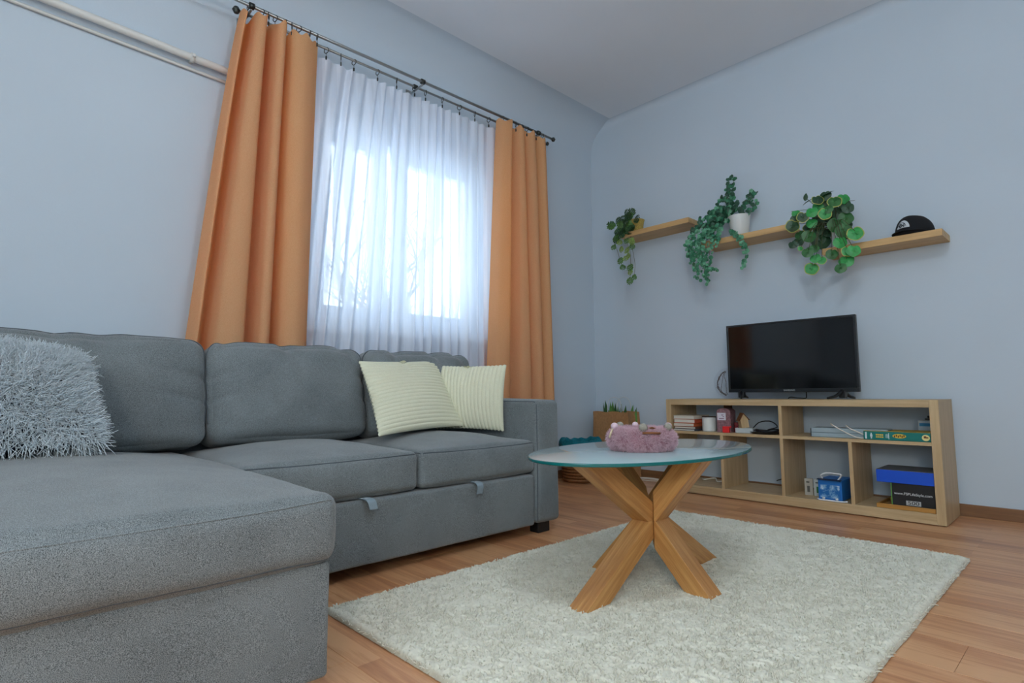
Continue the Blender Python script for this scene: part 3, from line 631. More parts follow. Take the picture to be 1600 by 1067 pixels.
exy = np.stack([np.where(R0[:, 0] < RX0+.02, -1, 0)+np.where(R0[:, 0] > RX1-.02, 1, 0), np.where(R0[:, 1] < RY0+.02, -1, 0)+np.where(R0[:, 1] > RY1-.02, 1, 0)], 1)
D = RNG.normal(size=(N, 3))*.45+lean*.35; D[:, 2] = 1.1; D[:, :2] += exy*.8; R0[:, 2] -= np.abs(exy).sum(1)*.004
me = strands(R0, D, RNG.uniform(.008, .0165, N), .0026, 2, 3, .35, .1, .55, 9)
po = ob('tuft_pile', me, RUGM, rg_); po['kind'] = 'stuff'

# ================================================================ coffee table
tb = thing('coffee_table', 'oval glass coffee table on crossed wooden legs standing on the rug', 'coffee table', (-1.11, 1.70, .02))
HX, HY, ZM, Z0, Z1 = -1.112, 1.700, .222, .018, .444
def leg(d, Lp, c, w_, up):
    """square beam from the hub outwards along plan direction d"""
    z0, z1 = (ZM, Z1) if up else (Z0, ZM); so = Lp
    zi, zo = (z0, z1) if up else (z1, z0)
    bm = bmesh.new(); d = Vector(d); lt2 = Vector((-d.y, d.x, 0)); o_ = Vector((HX, HY, 0)); V = []
    for s, z in ((-c/2, zi), (c/2, zi), (so+c/2, zo), (so-c/2, zo)):
        for q in (-w_, w_): V.append(bm.verts.new(o_+d*s+lt2*q+Vector((0, 0, z))))
    for f in ((0, 2, 3, 1), (2, 4, 5, 3), (4, 6, 7, 5), (6, 0, 1, 7), (0, 6, 4, 2), (1, 3, 5, 7)): bm.faces.new([V[i] for i in f])
    bmesh.ops.recalc_face_normals(bm, faces=bm.faces)
    for sg in (-1, 1):
        nrm_ = (d+lt2*sg).normalized()
        gm = bm.verts[:]+bm.edges[:]+bm.faces[:]
        r = bmesh.ops.bisect_plane(bm, geom=gm, plane_co=o_+nrm_*.0004, plane_no=nrm_, clear_inner=True)
        bmesh.ops.holes_fill(bm, edges=[e for e in bm.edges if e.is_boundary])
    bmesh.ops.bevel(bm, geom=[e for e in bm.edges if e.calc_face_angle(0) > .3], offset=.0012, segments=1, affect='EDGES')
    me = from_bm(bm); ax_ = (d*so+Vector((0, 0, zo-zi))).normalized(); n3 = ax_.cross(lt2); at = me.attributes.new('grain', 'FLOAT_VECTOR', 'POINT'); sh_ = 3.7*d.x+1.9*d.y+(5 if up else 0)
    at.data.foreach_set('vector', np.array([((v.co-o_).dot(ax_)+sh_, (v.co-o_).dot(lt2)+sh_, (v.co-o_).dot(n3)) for v in me.vertices], np.float32).ravel()); return me
for up in (False, True):
    for d, Lp, c, w_, mt in (((0, -1, 0), .335, .118, .033, LEGA), ((0, 1, 0), .335, .118, .033, LEGA), ((1, 0, 0), .185, .088, .036, LEGA), ((-1, 0, 0), .185, .088, .036, LEGA)):
        ob('leg', leg(d, Lp, c, w_, up), mt, tb)
m, nt, bs = base('frosted_glass'); bs.inputs['Base Color'].default_value = lin((186, 208, 212)); bs.inputs['Roughness'].default_value = .2
bs.inputs['Transmission Weight'].default_value = .12; bs.inputs['IOR'].default_value = 1.5; bs.inputs['Coat Weight'].default_value = .6; bs.inputs['Coat Roughness'].default_value = .06; TOPG = m
EDGE = plain('glass_edge', (8, 104, 104), .12, 0, .6)
n = 128; V = []; F = []; mi = []
prof = [(-.0022, .4450), (0, .4462), (.0006, .4505), (0, .4538), (-.0022, .455)]
for dr, z in prof:
    for k in range(n):
        a_ = 2*math.pi*k/n; V.append((HX+.006+(.291+dr)*math.cos(a_), HY-.022+(.488+dr)*math.sin(a_), z))
for i in range(4):
    for k in range(n): F.append((i*n+k, i*n+(k+1) % n, (i+1)*n+(k+1) % n, (i+1)*n+k)); mi.append(1)
F += [tuple(reversed(range(n))), tuple(4*n+k for k in range(n))]; mi += [0, 0]
me = bpy.data.meshes.new('glass'); me.from_pydata(V, [], F); smooth(me); 
o = ob('glass_top', me, [TOPG, EDGE], tb); me.polygons.foreach_set('material_index', mi); me.set_sharp_from_angle(angle=math.radians(50))

# ---------------------------------------------------------------- fluffy wreath
wr_ = thing('fluffy_wreath', 'pink fluffy wreath decoration with felt balls and cinnamon on the glass table', 'wreath', (-1.095, 1.635, .455))
WC = np.array([-1.095, 1.635, .492]); WR, Wr = .075, .029
def torus_pts(A, B, r=Wr): return WC+np.stack([(WR+r*np.cos(B))*np.cos(A), (WR+r*np.cos(B))*np.sin(A), r*1.05*np.sin(B)], -1)
A, B = np.meshgrid(np.arange(64)/64*2*math.pi, np.arange(24)/24*2*math.pi, indexing='ij')
rw = Wr*(1+.06*np.sin(A*9+B)+.05*np.sin(A*5-2*B)); P = torus_pts(A, B, rw).reshape(-1, 3)
idx = np.arange(64*24).reshape(64, 24); i2 = np.roll(idx, -1, 0); F = np.stack([idx, i2, np.roll(i2, -1, 1), np.roll(idx, -1, 1)], -1).reshape(-1, 4)
PINKB = plain('pink_plush', (190, 140, 152), .95, bmp=.6, bscale=200); ob('wreath_body', fast('torus', P, F), PINKB, wr_)
PINK = attr_mat('pink_fur', (176, 116, 128), (236, 200, 212), .95, 0, .9)
N = 22000; a_ = RNG.uniform(0, 2*math.pi, N); b_ = RNG.uniform(0, 2*math.pi, N); P0 = torus_pts(a_, b_); P1 = torus_pts(a_, b_, Wr+.01); D = (P1-P0)/.01
keep = P0[:, 2] > .463; P0, D = P0[keep], D[keep]; N = len(P0)
cl_ = np.array([noise.noise_vector(Vector(q*45)) for q in P0]); D = D+cl_*1.3+RNG.normal(size=(N, 3))*.3
me = strands(P0, D, RNG.uniform(.009, .017, N), .0008, 3, 3, .6, .2, .4, 5); ob('plush_fibres', me, PINK, wr_)['kind'] = 'stuff'
FELTG = plain('grey_felt', (150, 146, 134), .95, bmp=.8, bscale=500, var=.2); FELTP = plain('pink_felt', (226, 200, 210), .95, bmp=.8, bscale=500)
for ang, rad, mt, rb in ((215, .088, FELTP, .0125), (172, .085, FELTG, .0125), (300, .085, FELTG, .0145), (30, .088, FELTP, .0125), (3, .092, FELTG, .0125), (130, .08, FELTP, .011)):
    t = math.radians(ang+8); P = (WC[0]+rad*math.cos(t), WC[1]+rad*math.sin(t), .533)
    ob('felt_ball', lathe([(.0005, -rb)]+[(rb*math.sin(q), -rb*math.cos(q)) for q in np.linspace(.2, 2.94, 10)]+[(.0005, rb)], P, 18), mt, wr_)
CIN = plain('cinnamon', (128, 78, 40), .7, bmp=.5, bscale=200, var=.2)
def wpt(ang, el, r=Wr+.013):
    t = math.radians(ang); return torus_pts(np.array(t), np.array(math.radians(el)), r)
ob('cinnamon_stick', tube([wpt(306, 36), wpt(321, 34, Wr+.016), wpt(336, 34)], .0036, 10), CIN, wr_)
ob('cinnamon_stick', tube([wpt(243, 8, Wr+.014), wpt(240, 50, Wr+.014)], .0035, 8), plain('birch_twig', (198, 180, 150), .8), wr_)
def star(c, r, mt):
    V = [c+np.array([0, 0, .004])]; F = []
    for k in range(16):
        rr2 = r if k % 2 else r*.35; a2 = k*math.pi/8; V.append(c+np.array([rr2*math.cos(a2), rr2*math.sin(a2), 0]))
    V.append(c-np.array([0, 0, .004]))
    for k in range(16): F += [(0, 1+k, 1+(k+1) % 16), (17, 1+(k+1) % 16, 1+k)]
    me = bpy.data.meshes.new('star'); me.from_pydata([tuple(float(q) for q in v) for v in V], [], F); ob('star_anise', me, mt, wr_)
star(wpt(326, 70, Wr+.012), .014, CIN); star(wpt(200, 80, Wr+.012), .012, plain('straw_flower', (190, 160, 110), .9)); star(wpt(20, 80, Wr+.013), .011, CIN)

# ================================================================ tv stand
X0, X1, Y0, Y1, H = -2.055, -.581, 3.366, 3.700, .595
ts = thing('media_shelf', 'low light oak open media shelf with six compartments against the wall', 'shelf unit', (-1.318, 3.53, 0))
ob('side_panel', box(X0, X0+.036, Y0, Y1, .004, H, .0012), OAKZ, ts); ob('side_panel', box(X1-.038, X1, Y0, Y1, .004, H, .0012), OAKZ, ts)
ob('top_panel', box(X0+.036, X1-.038, Y0, Y1, H-.036, H, .001), OAKX, ts); ob('bottom_panel', box(X0+.036, X1-.038, Y0, Y1, .004, .054, .001), OAKX, ts)
ob('shelf_board', box(X0+.036, X1-.038, Y0+.002, Y1-.002, .374, .391, .001), OAKX, ts)
for a_, z0, z1 in ((-1.331, .054, .374), (-1.331, .391, .559), (-1.688, .054, .374), (-.981, .054, .374)):
    ob('divider', box(a_, a_+.018, Y0+.002, Y1-.002, z0, z1, .001), OAKZ, ts)

# ---------------------------------------------------------------- television
tv = thing('television', 'flat screen television with black bezel standing on the media shelf', 'television', (-1.31, 3.52, .595), rotz=math.radians(-.0))
TX0, TX1, TZ0, TZ1, TY = -1.680, -.944, .636, 1.060, 3.500
bm = bmesh.new(); box_bm(bm, TX0, TX1, TY, TY+.02, TZ0, TZ1, .003); box_bm(bm, TX0+.12, TX1-.12, TY+.02, TY+.055, TZ0+.02, TZ1-.14, .012); ob('housing', from_bm(bm), BLACK, tv)
bm = bmesh.new(); t_ = .014
for q in ((TX0, TX1, TZ0, TZ0+.022), (TX0, TX1, TZ1-.012, TZ1), (TX0, TX0+.012, TZ0+.022, TZ1-.012), (TX1-.012, TX1, TZ0+.022, TZ1-.012)): box_bm(bm, q[0], q[1], TY-.006, TY, q[2], q[3], .0015)
ob('bezel', from_bm(bm), BEZEL, tv); ob('screen', box(TX0+.012, TX1-.012, TY-.003, TY-.0005, TZ0+.022, TZ1-.012), SCREEN, tv)
SIL = plain('logo_silver', (190, 196, 200), .3, .3)
text('SAMSUNG', .014, (-1.31, TY-.0065, TZ0+.011), (math.pi/2, 0, 0), SIL, tv)
for x, s in ((-1.60, 1), (-1.03, -1)):
    ob('stand_foot', joinm([tube([(x, 3.50, TZ0+.006), (x+.02*s, 3.45, .614), (x+.045*s, 3.395, .603)], [.011, .006], 8, n=8), tube([(x, 3.515, TZ0+.006), (x-.01*s, 3.57, .614), (x-.02*s, 3.63, .603)], [.011, .006], 8, n=8), box(x-.018, x+.018, 3.49, 3.52, .603, TZ0+.004, .004)]), BLACK, tv)
solo('power_cable', tube([(-1.24, 3.56, .66), (-1.245, 3.575, .615), (-1.26, 3.60, .600), (-1.32, 3.655, .600), (-1.40, 3.712, .597), (-1.41, 3.722, .50), (-1.42, 3.722, .30), (-1.45, 3.72, .12), (-1.50, 3.722, .08)], .003, 8, n=60), BLACK, 'black power cable running down behind the television', 'cable')

# glass globe with twig garland, left behind the television
gv = thing('glass_globe', 'clear glass globe filled with twig garlands left of the television', 'vase', (-1.725, 3.62, .595))
GC = (-1.725, 3.62, .69)
GV = bpy.data.materials.new('thin_glass'); GV.use_nodes = True; nt = GV.node_tree; nt.nodes.clear()
o_ = nt.nodes.new('ShaderNodeOutputMaterial'); mx = nt.nodes.new('ShaderNodeMixShader'); t_ = nt.nodes.new('ShaderNodeBsdfTransparent'); t_.inputs[0].default_value = (.97, .97, .98, 1); g_ = nt.nodes.new('ShaderNodeBsdfGlossy'); g_.inputs['Roughness'].default_value = .05
mx.inputs[0].default_value = .05; nt.links.new(t_.outputs[0], mx.inputs[1]); nt.links.new(g_.outputs[0], mx.inputs[2]); nt.links.new(mx.outputs[0], o_.inputs[0])
pr = [(.03, -.0945), (.045, -.092)]+[(.105*math.sin(q), -.105*math.cos(q)+.008) for q in np.linspace(.5, 2.7, 20)]
vme = lathe(pr, GC, 40); ob('bowl', vme, GV, gv)
TWIG = plain('dark_twig', (92, 78, 76), .8)
for k in range(6):
    a0 = 3.2+k*.27; rg = random.Random(k); r0 = .088-.004*(k % 3)
    pts = [(GC[0]+r0*math.sin(q)*math.cos(a0+.25*math.sin(q*2+k))+rg.uniform(-.002, .002), GC[1]+r0*math.sin(q)*math.sin(a0+.25*math.sin(q*2+k)), GC[2]+.008-r0*math.cos(q)) for q in np.linspace(.35, 2.7, 16)]
    ms = [tube(pts, .0014, 5, n=60)]
    for j in range(7):
        q = pts[rg.randrange(1, 15)]; ms.append(tube([q, (q[0]+rg.uniform(-.012, .012), q[1]+rg.uniform(-.012, .012), q[2]+rg.uniform(-.01, .012))], .0007, 4))
    ob('twig', joinm(ms), TWIG, gv)

# ---------------------------------------------------------------- things in the media shelf
ZS, ZB = .391, .054
PAGE = plain('paper_pages', (214, 210, 198), .9, bmp=.3, bscale=900); 
def book(x0, x1, y0, y1, z, t, cov, label, rz=0):
    """book lying flat: cover boards, spine towards the right, page block facing out"""
    c = Vector(((x0+x1)/2, (y0+y1)/2, z)); b_ = thing('book', label, 'book', c, 'books stacked in the media shelf', rz)
    w_, d_ = (x1-x0)/2, (y1-y0)/2
    ob('cover', joinm([box(-w_, w_, -d_, d_, 0, .0022, .0006), box(-w_, w_, -d_, d_, t-.0022, t, .0006), box(w_-.002, w_, -d_, d_, .0022, t-.0022)]), cov, b_, True)
    ob('pages', box(-w_+.002, w_-.002, -d_+.003, d_-.003, .0022, t-.0022), PAGE, b_, True)
BW = plain('book_cream_cover', (214, 206, 190), .6); BO = plain('book_orange_cover', (196, 96, 52), .6); BB = plain('book_brown_cover', (92, 58, 44), .6); BG = plain('book_navy_cover', (64, 76, 92), .6)
z = ZS+.0005
for t_, mt, dx, lab in ((.013, BG, 0, 'thin book with navy cover at the bottom of the book stack'), (.014, BB, .006, 'dark brown book second from the bottom of the book stack'), (.022, BO, -.004, 'orange covered book in the middle of the book stack'), (.025, plain('book_red_cover', (180, 76, 44), .6), .003, 'thick red orange book second from the top of the book stack'), (.022, BW, -.002, 'pale cream book on top of the book stack')):
    book(-2.012+max(dx, 0), -1.862+dx, 3.38, 3.58, z, t_, mt, lab); z += t_+.0004
cp = thing('candle_jar', 'white ceramic candle jar with dark lid beside the book stack', 'jar', (-1.797, 3.47, ZS))
ob('jar_body', lathe([(.001, .0005), (.040, .0005), (.043, .004), (.043, .086), (.040, .089), (.001, .089)], (-1.797, 3.45, ZS)), CERAMIC, cp)
ob('lid', lathe([(.001, .089), (.044, .089), (.044, .095), (.001, .096)], (-1.797, 3.45, ZS)), plain('dark_lid', (66, 52, 44), .5), cp)
solo('wall_socket', box(-1.835, -1.775, YW-.008, YW, .505, .555, .004), plain('socket_brown', (96, 66, 40), .5), 'small brown wall plate seen through the upper left compartment', 'wall plate')
# arched tin with label
tn = thing('lantern_tin', 'mauve arched gift box with white label in the upper left compartment', 'box', (-1.685, 3.47, ZS))
def extrude_profile(pts, y0, y1, c=(0, 0, 0), rz=0):
    bm = bmesh.new(); a_ = [bm.verts.new((x, y0, z)) for x, z in pts]; b_ = [bm.verts.new((x, y1, z)) for x, z in pts]; n = len(pts)
    bm.faces.new(a_); bm.faces.new(b_[::-1])
    for i in range(n): bm.faces.new((a_[i], b_[i], b_[(i+1) % n], a_[(i+1) % n]))
    bmesh.ops.recalc_face_normals(bm, faces=bm.faces); me = from_bm(bm); me.transform(Matrix.Translation(c) @ Matrix.Rotation(rz, 4, 'Z')); return me
prof = [(-.042, 0), (.042, 0), (.042, .125)]+[(.042*math.cos(q), .125+.024*math.sin(q)) for q in np.linspace(.3, 2.84, 9)]+[(-.042, .125)]
RZ = math.radians(8)
ob('box_body', extrude_profile(prof, -.05, .05, (-1.685, 3.455, ZS+.0005), RZ), plain('mauve_print', (134, 98, 104), .6, bmp=.2, bscale=90, var=.35), tn)
ob('label', obox((-1.690, 3.4035, ZS+.075), .052, .0008, .045, RZ, 0), plain('label_white', (214, 212, 222), .6), tn)
text('with love', .013, (-1.690, 3.4029, ZS+.104), (math.pi/2, 0, RZ), plain('label_ink', (110, 60, 90), .6), tn) if False else ob('label_print', joinm([obox((-1.690+dx, 3.4029, ZS+zz), w_, .0004, .005, RZ, 0) for dx, zz, w_ in ((-.010, .104, .012), (.006, .104, .014), (-.008, .094, .016), (.012, .094, .008), (0, .083, .030))]), plain('label_ink', (120, 80, 110), .6), tn)
RED = plain('bright_red', (226, 20, 24), .4)
rc = thing('red_cube', 'bright red little box beside the mauve gift box', 'box', (-1.655, 3.395, ZS)); ob('box_body', obox((-1.657, 3.395, ZS+.0005), .040, .034, .038, math.radians(14), .003), RED, rc)
ob('knob', lathe([(.0005, 0), (.006, .002), (.007, .008), (.0005, .012)], (-1.630, 3.392, ZS+.03), 14), RED, rc)
DRED = plain('dark_red', (110, 30, 36), .6)
solo('candle_holder', lathe([(.001, 0), (.015, 0), (.016, .03), (.010, .036), (.016, .05), (.014, .06), (.001, .062)], (-1.618, 3.45, ZS), 20), DRED, 'dark red candle holder between the red box and wooden house', 'candle holder')
solo('white_box', obox((-1.555, 3.445, ZS+.0005), .105, .08, .030, .05, .003), plain('white_box_card', (186, 194, 196), .6), 'flat pale box under the small wooden house', 'box')
hs = thing('wooden_house', 'small wooden toy house leaning on the flat pale box', 'ornament', (-1.56, 3.44, ZS+.03))
hp = [(-.022, 0), (.022, 0), (.022, .05), (0, .082), (-.022, .05)]
hm = extrude_profile(hp, -.028, .028); hm.transform(Matrix.Translation((-1.565, 3.437, ZS+.0325)) @ Matrix.Rotation(.75, 4, 'Z') @ Matrix.Rotation(-.12, 4, 'Y'))
ob('house_body', hm, OAKZ, hs)
rm = joinm([extrude_profile([(-.028, .044), (0, .085), (0, .090), (-.032, .044)], -.032, .032), extrude_profile([(.028, .044), (.032, .044), (0, .090), (0, .085)], -.032, .032)]); rm.transform(Matrix.Translation((-1.565, 3.437, ZS+.0325)) @ Matrix.Rotation(.75, 4, 'Z') @ Matrix.Rotation(-.12, 4, 'Y'))
ob('roof', rm, wood('dark_wood', (140, 92, 52), (96, 62, 36), 'x'), hs)
# black coiled cable
P = []
for k in range(150):
    t = k/150*2*math.pi*3.3; r = 1-.12*math.sin(k*.21); P.append((-1.43+.068*r*math.cos(t), 3.44+.048*r*math.sin(t), ZS+.006+.018*(k/150)+.003*math.sin(t*1.7)))
P += [(-1.36, 3.42, ZS+.045), (-1.40, 3.43, ZS+.075), (-1.47, 3.44, ZS+.068), (-1.52, 3.46, ZS+.03)]
solo('cable_coil', tube(P, .0034, 6, n=500), BLACK, 'black coiled cable on the left half of the middle board', 'cable')
solo('black_tray', lathe([(.001, 0), (.07, 0), (.085, .012), (.083, .014), (.068, .004), (.001, .004)], (-1.44, 3.445, ZS+.0002), 32), BLACK, 'round black dish under the coiled cable', 'dish')

# upper right compartment
rt = thing('set_top_box', 'long pale blue grey device box lying in the upper right compartment', 'box', (-.99, 3.46, ZS))
GRB = plain('silver_blue', (160, 178, 186), .4, .1)
R2 = math.radians(3)
ob('case', obox((-.99, 3.46, ZS+.0005), .36, .12, .050, R2, .003), GRB, rt); ob('groove', obox((-.99, 3.3995, ZS+.024), .352, .001, .003, R2, 0), plain('groove_grey', (96, 112, 120), .6), rt)
ob('end_cap', obox((-1.172, 3.45, ZS+.003), .006, .11, .044, R2, .002), BLACK, rt); ob('end_cap', obox((-.808, 3.469, ZS+.003), .006, .11, .044, R2, .002), BLACK, rt)
CW = plain('white_cable', (226, 222, 210), .5)
solo('white_cable', tube([(-1.09, 3.52, ZS+.054), (-1.08, 3.44, ZS+.072), (-1.05, 3.38, ZS+.066), (-1.0, 3.372, ZS+.038), (-.94, 3.370, ZS+.010), (-.90, 3.40, ZS+.004), (-.86, 3.44, ZS+.004)], .0034, 8, n=70), CW, 'cream cable looping over the device box on its left', 'cable')
solo('white_cable', tube([(-1.01, 3.50, ZS+.054), (-1.0, 3.42, ZS+.066), (-.97, 3.385, ZS+.052), (-.93, 3.383, ZS+.034), (-.88, 3.405, ZS+.010), (-.84, 3.45, ZS+.004)], .0034, 8, n=70), CW, 'cream cable crossing the device box near the teal game box', 'cable')
gb = thing('board_game', 'teal board game box with yellow and white print at the right end', 'game box', (-.765, 3.43, ZS))
TG = plain('game_teal', (0, 118, 112), .5); R3 = math.radians(-1.5)
GX0, GX1, GY = -.908, -.622, 3.3735
ob('box_body', box(GX0, GX1, GY, GY+.19, ZS+.0005, ZS+.044, .003), TG, gb)
ob('lid_edge', box(GX0+.001, GX1-.001, GY+.001, GY+.189, ZS+.044, ZS+.0452), plain('game_lid_gold', (190, 160, 60), .5), gb)
YEL = plain('print_yellow', (214, 184, 70), .6); WHT = plain('print_white', (206, 222, 226), .6); BRN = plain('print_brown', (96, 56, 24), .6)
def pr_box(x, z, w_, h_, mt, n_='print'): return box(x-w_/2, x+w_/2, GY-.0008, GY, z-h_/2, z+h_/2, 0)
zc_ = ZS+.022
ob('print', joinm([pr_box(GX0+.012, zc_, .008, .034, WHT)]+[pr_box(GX0+.036+dx, zc_+dz, w_, h_, WHT) for dx, dz, w_, h_ in ((0, .0, .010, .012), (0, .010, .005, .008), (0, -.011, .006, .009))]+[pr_box(GX0+.101+.005*k, zc_, .0018, .018+.003*(k % 2), WHT) for k in range(3)]+[pr_box(GX0+.113, zc_, .0025, .030, WHT)]), WHT, gb)
ob('print', joinm([pr_box(GX0+.060+.0085*k, zc_+dz, .007, .007, YEL) for k in range(4) for dz in (.005, -.006)]), YEL, gb)
ob('print', joinm([lathe([(.001, 0), (rx, 0), (rx, .0008), (.001, .0008)], (0, 0, 0), 24, False) for rx in (1,)]), YEL, gb, True) if False else None
def disc(x, z, rx, rz_, y, th, mt, nm='print'):
    me = lathe([(.001, 0), (1, 0), (1, th), (.001, th)], (0, 0, 0), 28, False)
    me.transform(Matrix.Translation((x, y, z)) @ Matrix.Rotation(math.pi/2, 4, 'X') @ Matrix.Diagonal((rx, rz_, 1, 1))); return ob(nm, me, mt, gb)
disc(GX0+.158, zc_+.002, .029, .011, GY, .0008, YEL); disc(GX1-.019, zc_-.001, .016, .015, GY, .0008, plain('print_cream', (236, 222, 150), .6))
ob('print', joinm([pr_box(GX0+.138+.008*k, zc_+.002+(.002 if k % 2 else -.002), .005, .010, BRN) for k in range(6)]+[pr_box(GX1-.022, zc_+.002, .010, .010, BRN), pr_box(GX1-.013, zc_, .008, .006, BRN)]), plain('print_brown2', (110, 66, 24), .6), gb)
for o2 in gb.children[-1:]: 
    o2.data.transform(Matrix.Translation((0, -.0008, 0)))
tt = thing('tea_tin', 'small white tin with blue stripe behind the teal game box', 'tin', (-.655, 3.60, ZS))
ob('tin_body', obox((-.668, 3.61, ZS+.0005), .085, .07, .096, 0, .004), plain('tin_white', (176, 190, 200), .4), tt); ob('stripe', obox((-.668, 3.5745, ZS+.066), .070, .001, .016, 0, 0), plain('tin_blue', (40, 130, 180), .5), tt)
solo('black_clip', joinm([obox((-.655, 3.61, ZS+.097), .055, .04, .010, .1, .003), obox((-.65, 3.61, ZS+.1075), .04, .03, .012, -.2, .003)]), BLACK, 'black gadget lying on top of the white and blue tin', 'gadget')

# lower compartments
for i, (x, mt, lab) in enumerate(((-1.232, plain('card_grey', (176, 172, 160), .7), 'grey hanging card pack leftmost beside the blue lantern box'), (-1.183, plain('card_white', (196, 202, 196), .7), 'white and green card pack touching the blue lantern box'))):
    cd = thing('card_pack', lab, 'package', (x, 3.50, ZB), 'card packs')
    ob('card', joinm([obox((x, 3.50, ZB+.0005), .042, .022, .092, .25, .001)]), mt, cd)
    ob('hang_hole', obox((x-.001, 3.4875, ZB+.07), .016, .001, .006, .25, 0), plain('hole_dark', (40, 44, 40), .7), cd)
    ob('print', obox((x+.002, 3.487, ZB+.018), .014, .001, .034, .25, 0), plain('card_green' if i else 'card_dark', (60, 120, 60) if i else (90, 90, 84), .7), cd)
bx = thing('blue_lantern_box', 'bright blue box with icy print and white rope handle', 'box', (-1.08, 3.44, ZB))
BLU, nt, bs = base('ice_print'); n_ = noise_n(nt, pos(nt), 38, 4, .7); nt.links.new(ramp(nt, n_, [(.46, lin((20, 104, 176))), (.58, lin((120, 172, 212))), (.7, lin((214, 228, 238)))]), bs.inputs['Base Color']); bs.inputs['Roughness'].default_value = .45
BLS = plain('blue_card', (24, 110, 190), .45)
ob('box_body', box(-1.142, -1.025, 3.378, 3.56, ZB+.006, ZB+.112, .002), BLS, bx)
ob('side_panel_print', box(-1.132, -1.036, 3.3765, 3.378, ZB+.016, ZB+.085), BLU, bx)
ob('lid_flap', joinm([obox((-1.084, 3.372, ZB+.1125), .12, .02, .0015, 0, 0, rx=.25)]), plain('navy_card', (24, 44, 74), .5), bx)
WR = plain('white_rope', (226, 230, 232), .6)
ob('rope_handle', tube([(-1.125, 3.40, ZB+.112), (-1.128, 3.39, ZB+.132), (-1.10, 3.39, ZB+.146), (-1.05, 3.39, ZB+.146), (-1.03, 3.395, ZB+.140), (-1.048, 3.40, ZB+.112)], .0038, 8, n=50), WR, bx)
ob('rope_handle', tube([(-1.15, 3.385, ZB+.006), (-1.13, 3.367, ZB+.005), (-1.08, 3.366, ZB+.005), (-1.03, 3.366, ZB+.005), (-1.005, 3.372, ZB+.007), (-1.01, 3.39, ZB+.006)], .0042, 8, n=50), WR, bx)
for x in (-1.115, -1.05): ob('rope_knot', lathe([(.0005, -.006), (.007, -.003), (.007, .003), (.0005, .006)], (x, 3.373, ZB+.014), 12), WR, bx)
tr_ = thing('wooden_tray', 'shallow wooden tray under the black shoe box', 'tray', (-.74, 3.47, ZB))
TW = wood('tray_wood', (196, 146, 72), (164, 112, 50), 'x')
ob('tray_base', box(-.868, -.622, 3.375, 3.60, ZB+.0005, ZB+.006), TW, tr_)
for q in ((-.868, -.622, 3.372, 3.380), (-.868, -.622, 3.592, 3.60)): ob('rim', box(q[0], q[1], q[2], q[3], ZB+.0005, ZB+.022, .002), TW, tr_)
ob('rim', box(-.868, -.860, 3.380, 3.592, ZB+.0005, ZB+.022, .002), TW, tr_)
bbx = thing('black_shoe_box', 'black cardboard box with white web address standing in the tray', 'box', (-.71, 3.48, ZB))
BKC = plain('black_card', (24, 24, 26), .6)
ob('box_body', box(-.800, -.624, 3.384, 3.585, ZB+.007, ZB+.128, .0015), BKC, bbx)
ob('edge_strip', box(-.8035, -.8005, 3.384, 3.39, ZB+.008, ZB+.128), plain('lime_strip', (120, 190, 90), .5), bbx)
WTX = plain('text_white', (220, 224, 226), .6)
text('www.FSPLifeStyle.com', .0175, (-.712, 3.3836, ZB+.078), (math.pi/2, 0, 0), WTX, bbx, sx=.98)
ob('size_label', box(-.742, -.681, 3.3832, 3.384, ZB+.025, ZB+.047), plain('label_grey', (176, 182, 184), .6), bbx)
text('500', .024, (-.7115, 3.3828, ZB+.036), (math.pi/2, 0, 0), BLACK, bbx, sx=1.35)
sb = thing('blue_box_lid', 'royal blue flat box with grey top on the black box', 'box', (-.74, 3.48, ZB+.129))
ob('box_body', box(-.862, -.621, 3.376, 3.60, ZB+.1285, ZB+.190, .002), plain('royal_blue', (14, 82, 206), .45), sb)
ob('top_panel', box(-.860, -.623, 3.3775, 3.598, ZB+.190, ZB+.192), plain('box_top_grey', (84, 88, 92), .5), sb)
solo('floor_cable', tube([(-1.95, 3.62, ZB+.006), (-1.90, 3.55, ZB+.012), (-1.85, 3.60, ZB+.02), (-1.80, 3.54, ZB+.010), (-1.76, 3.60, ZB+.016), (-1.72, 3.63, ZB+.006)], .004, 8, n=60), CW, 'tangled cream cable in the lower left compartment', 'cable')

# ================================================================ corner: paper bag, basket, cable loop
pb_ = thing('paper_bag', 'brown paper bag with plants standing in the room corner', 'bag', (-2.62, 3.60, 0))
def bag(x0, x1, y0, y1, z0, z1, tp):
    nx_, nz_ = 14, 16; V = []; F = []
    for i in range(nz_+1):
        t = i/nz_; a_ = x0-tp*t*.5+.005*math.sin(t*9); b_ = x1+tp*t*.5-.005*math.sin(t*7); c_, d_ = y0+.005*math.sin(t*6), y1
        per = [(a_+(b_-a_)*k/nx_, c_+.002*math.sin(k*1.3+t*4)) for k in range(nx_)]+[(b_-.02*math.sin(math.pi*k/4)*t, c_+(d_-c_)*k/4) for k in range(4)]+[(b_-(b_-a_)*k/nx_, d_+.0015*math.sin(k*1.1+t*5)) for k in range(nx_)]+[(a_+.02*math.sin(math.pi*k/4)*t, d_-(d_-c_)*k/4) for k in range(4)]
        V += [(x, y, z0+(z1-z0)*t+.004*math.sin(k_*.9)*(t > .95)) for k_, (x, y) in enumerate(per)]
    n = len(per)
    for i in range(nz_):
        for k in range(n): F.append((i*n+k, i*n+(k+1) % n, (i+1)*n+(k+1) % n, (i+1)*n+k))
    F.append(tuple(reversed(range(n)))); me = bpy.data.meshes.new('bag'); me.from_pydata(V, [], F); return me
o = ob('bag_body', bag(-2.825, -2.495, 3.565, 3.71, .004, .495, .0), KRAFT, pb_); solidify(o, .002)
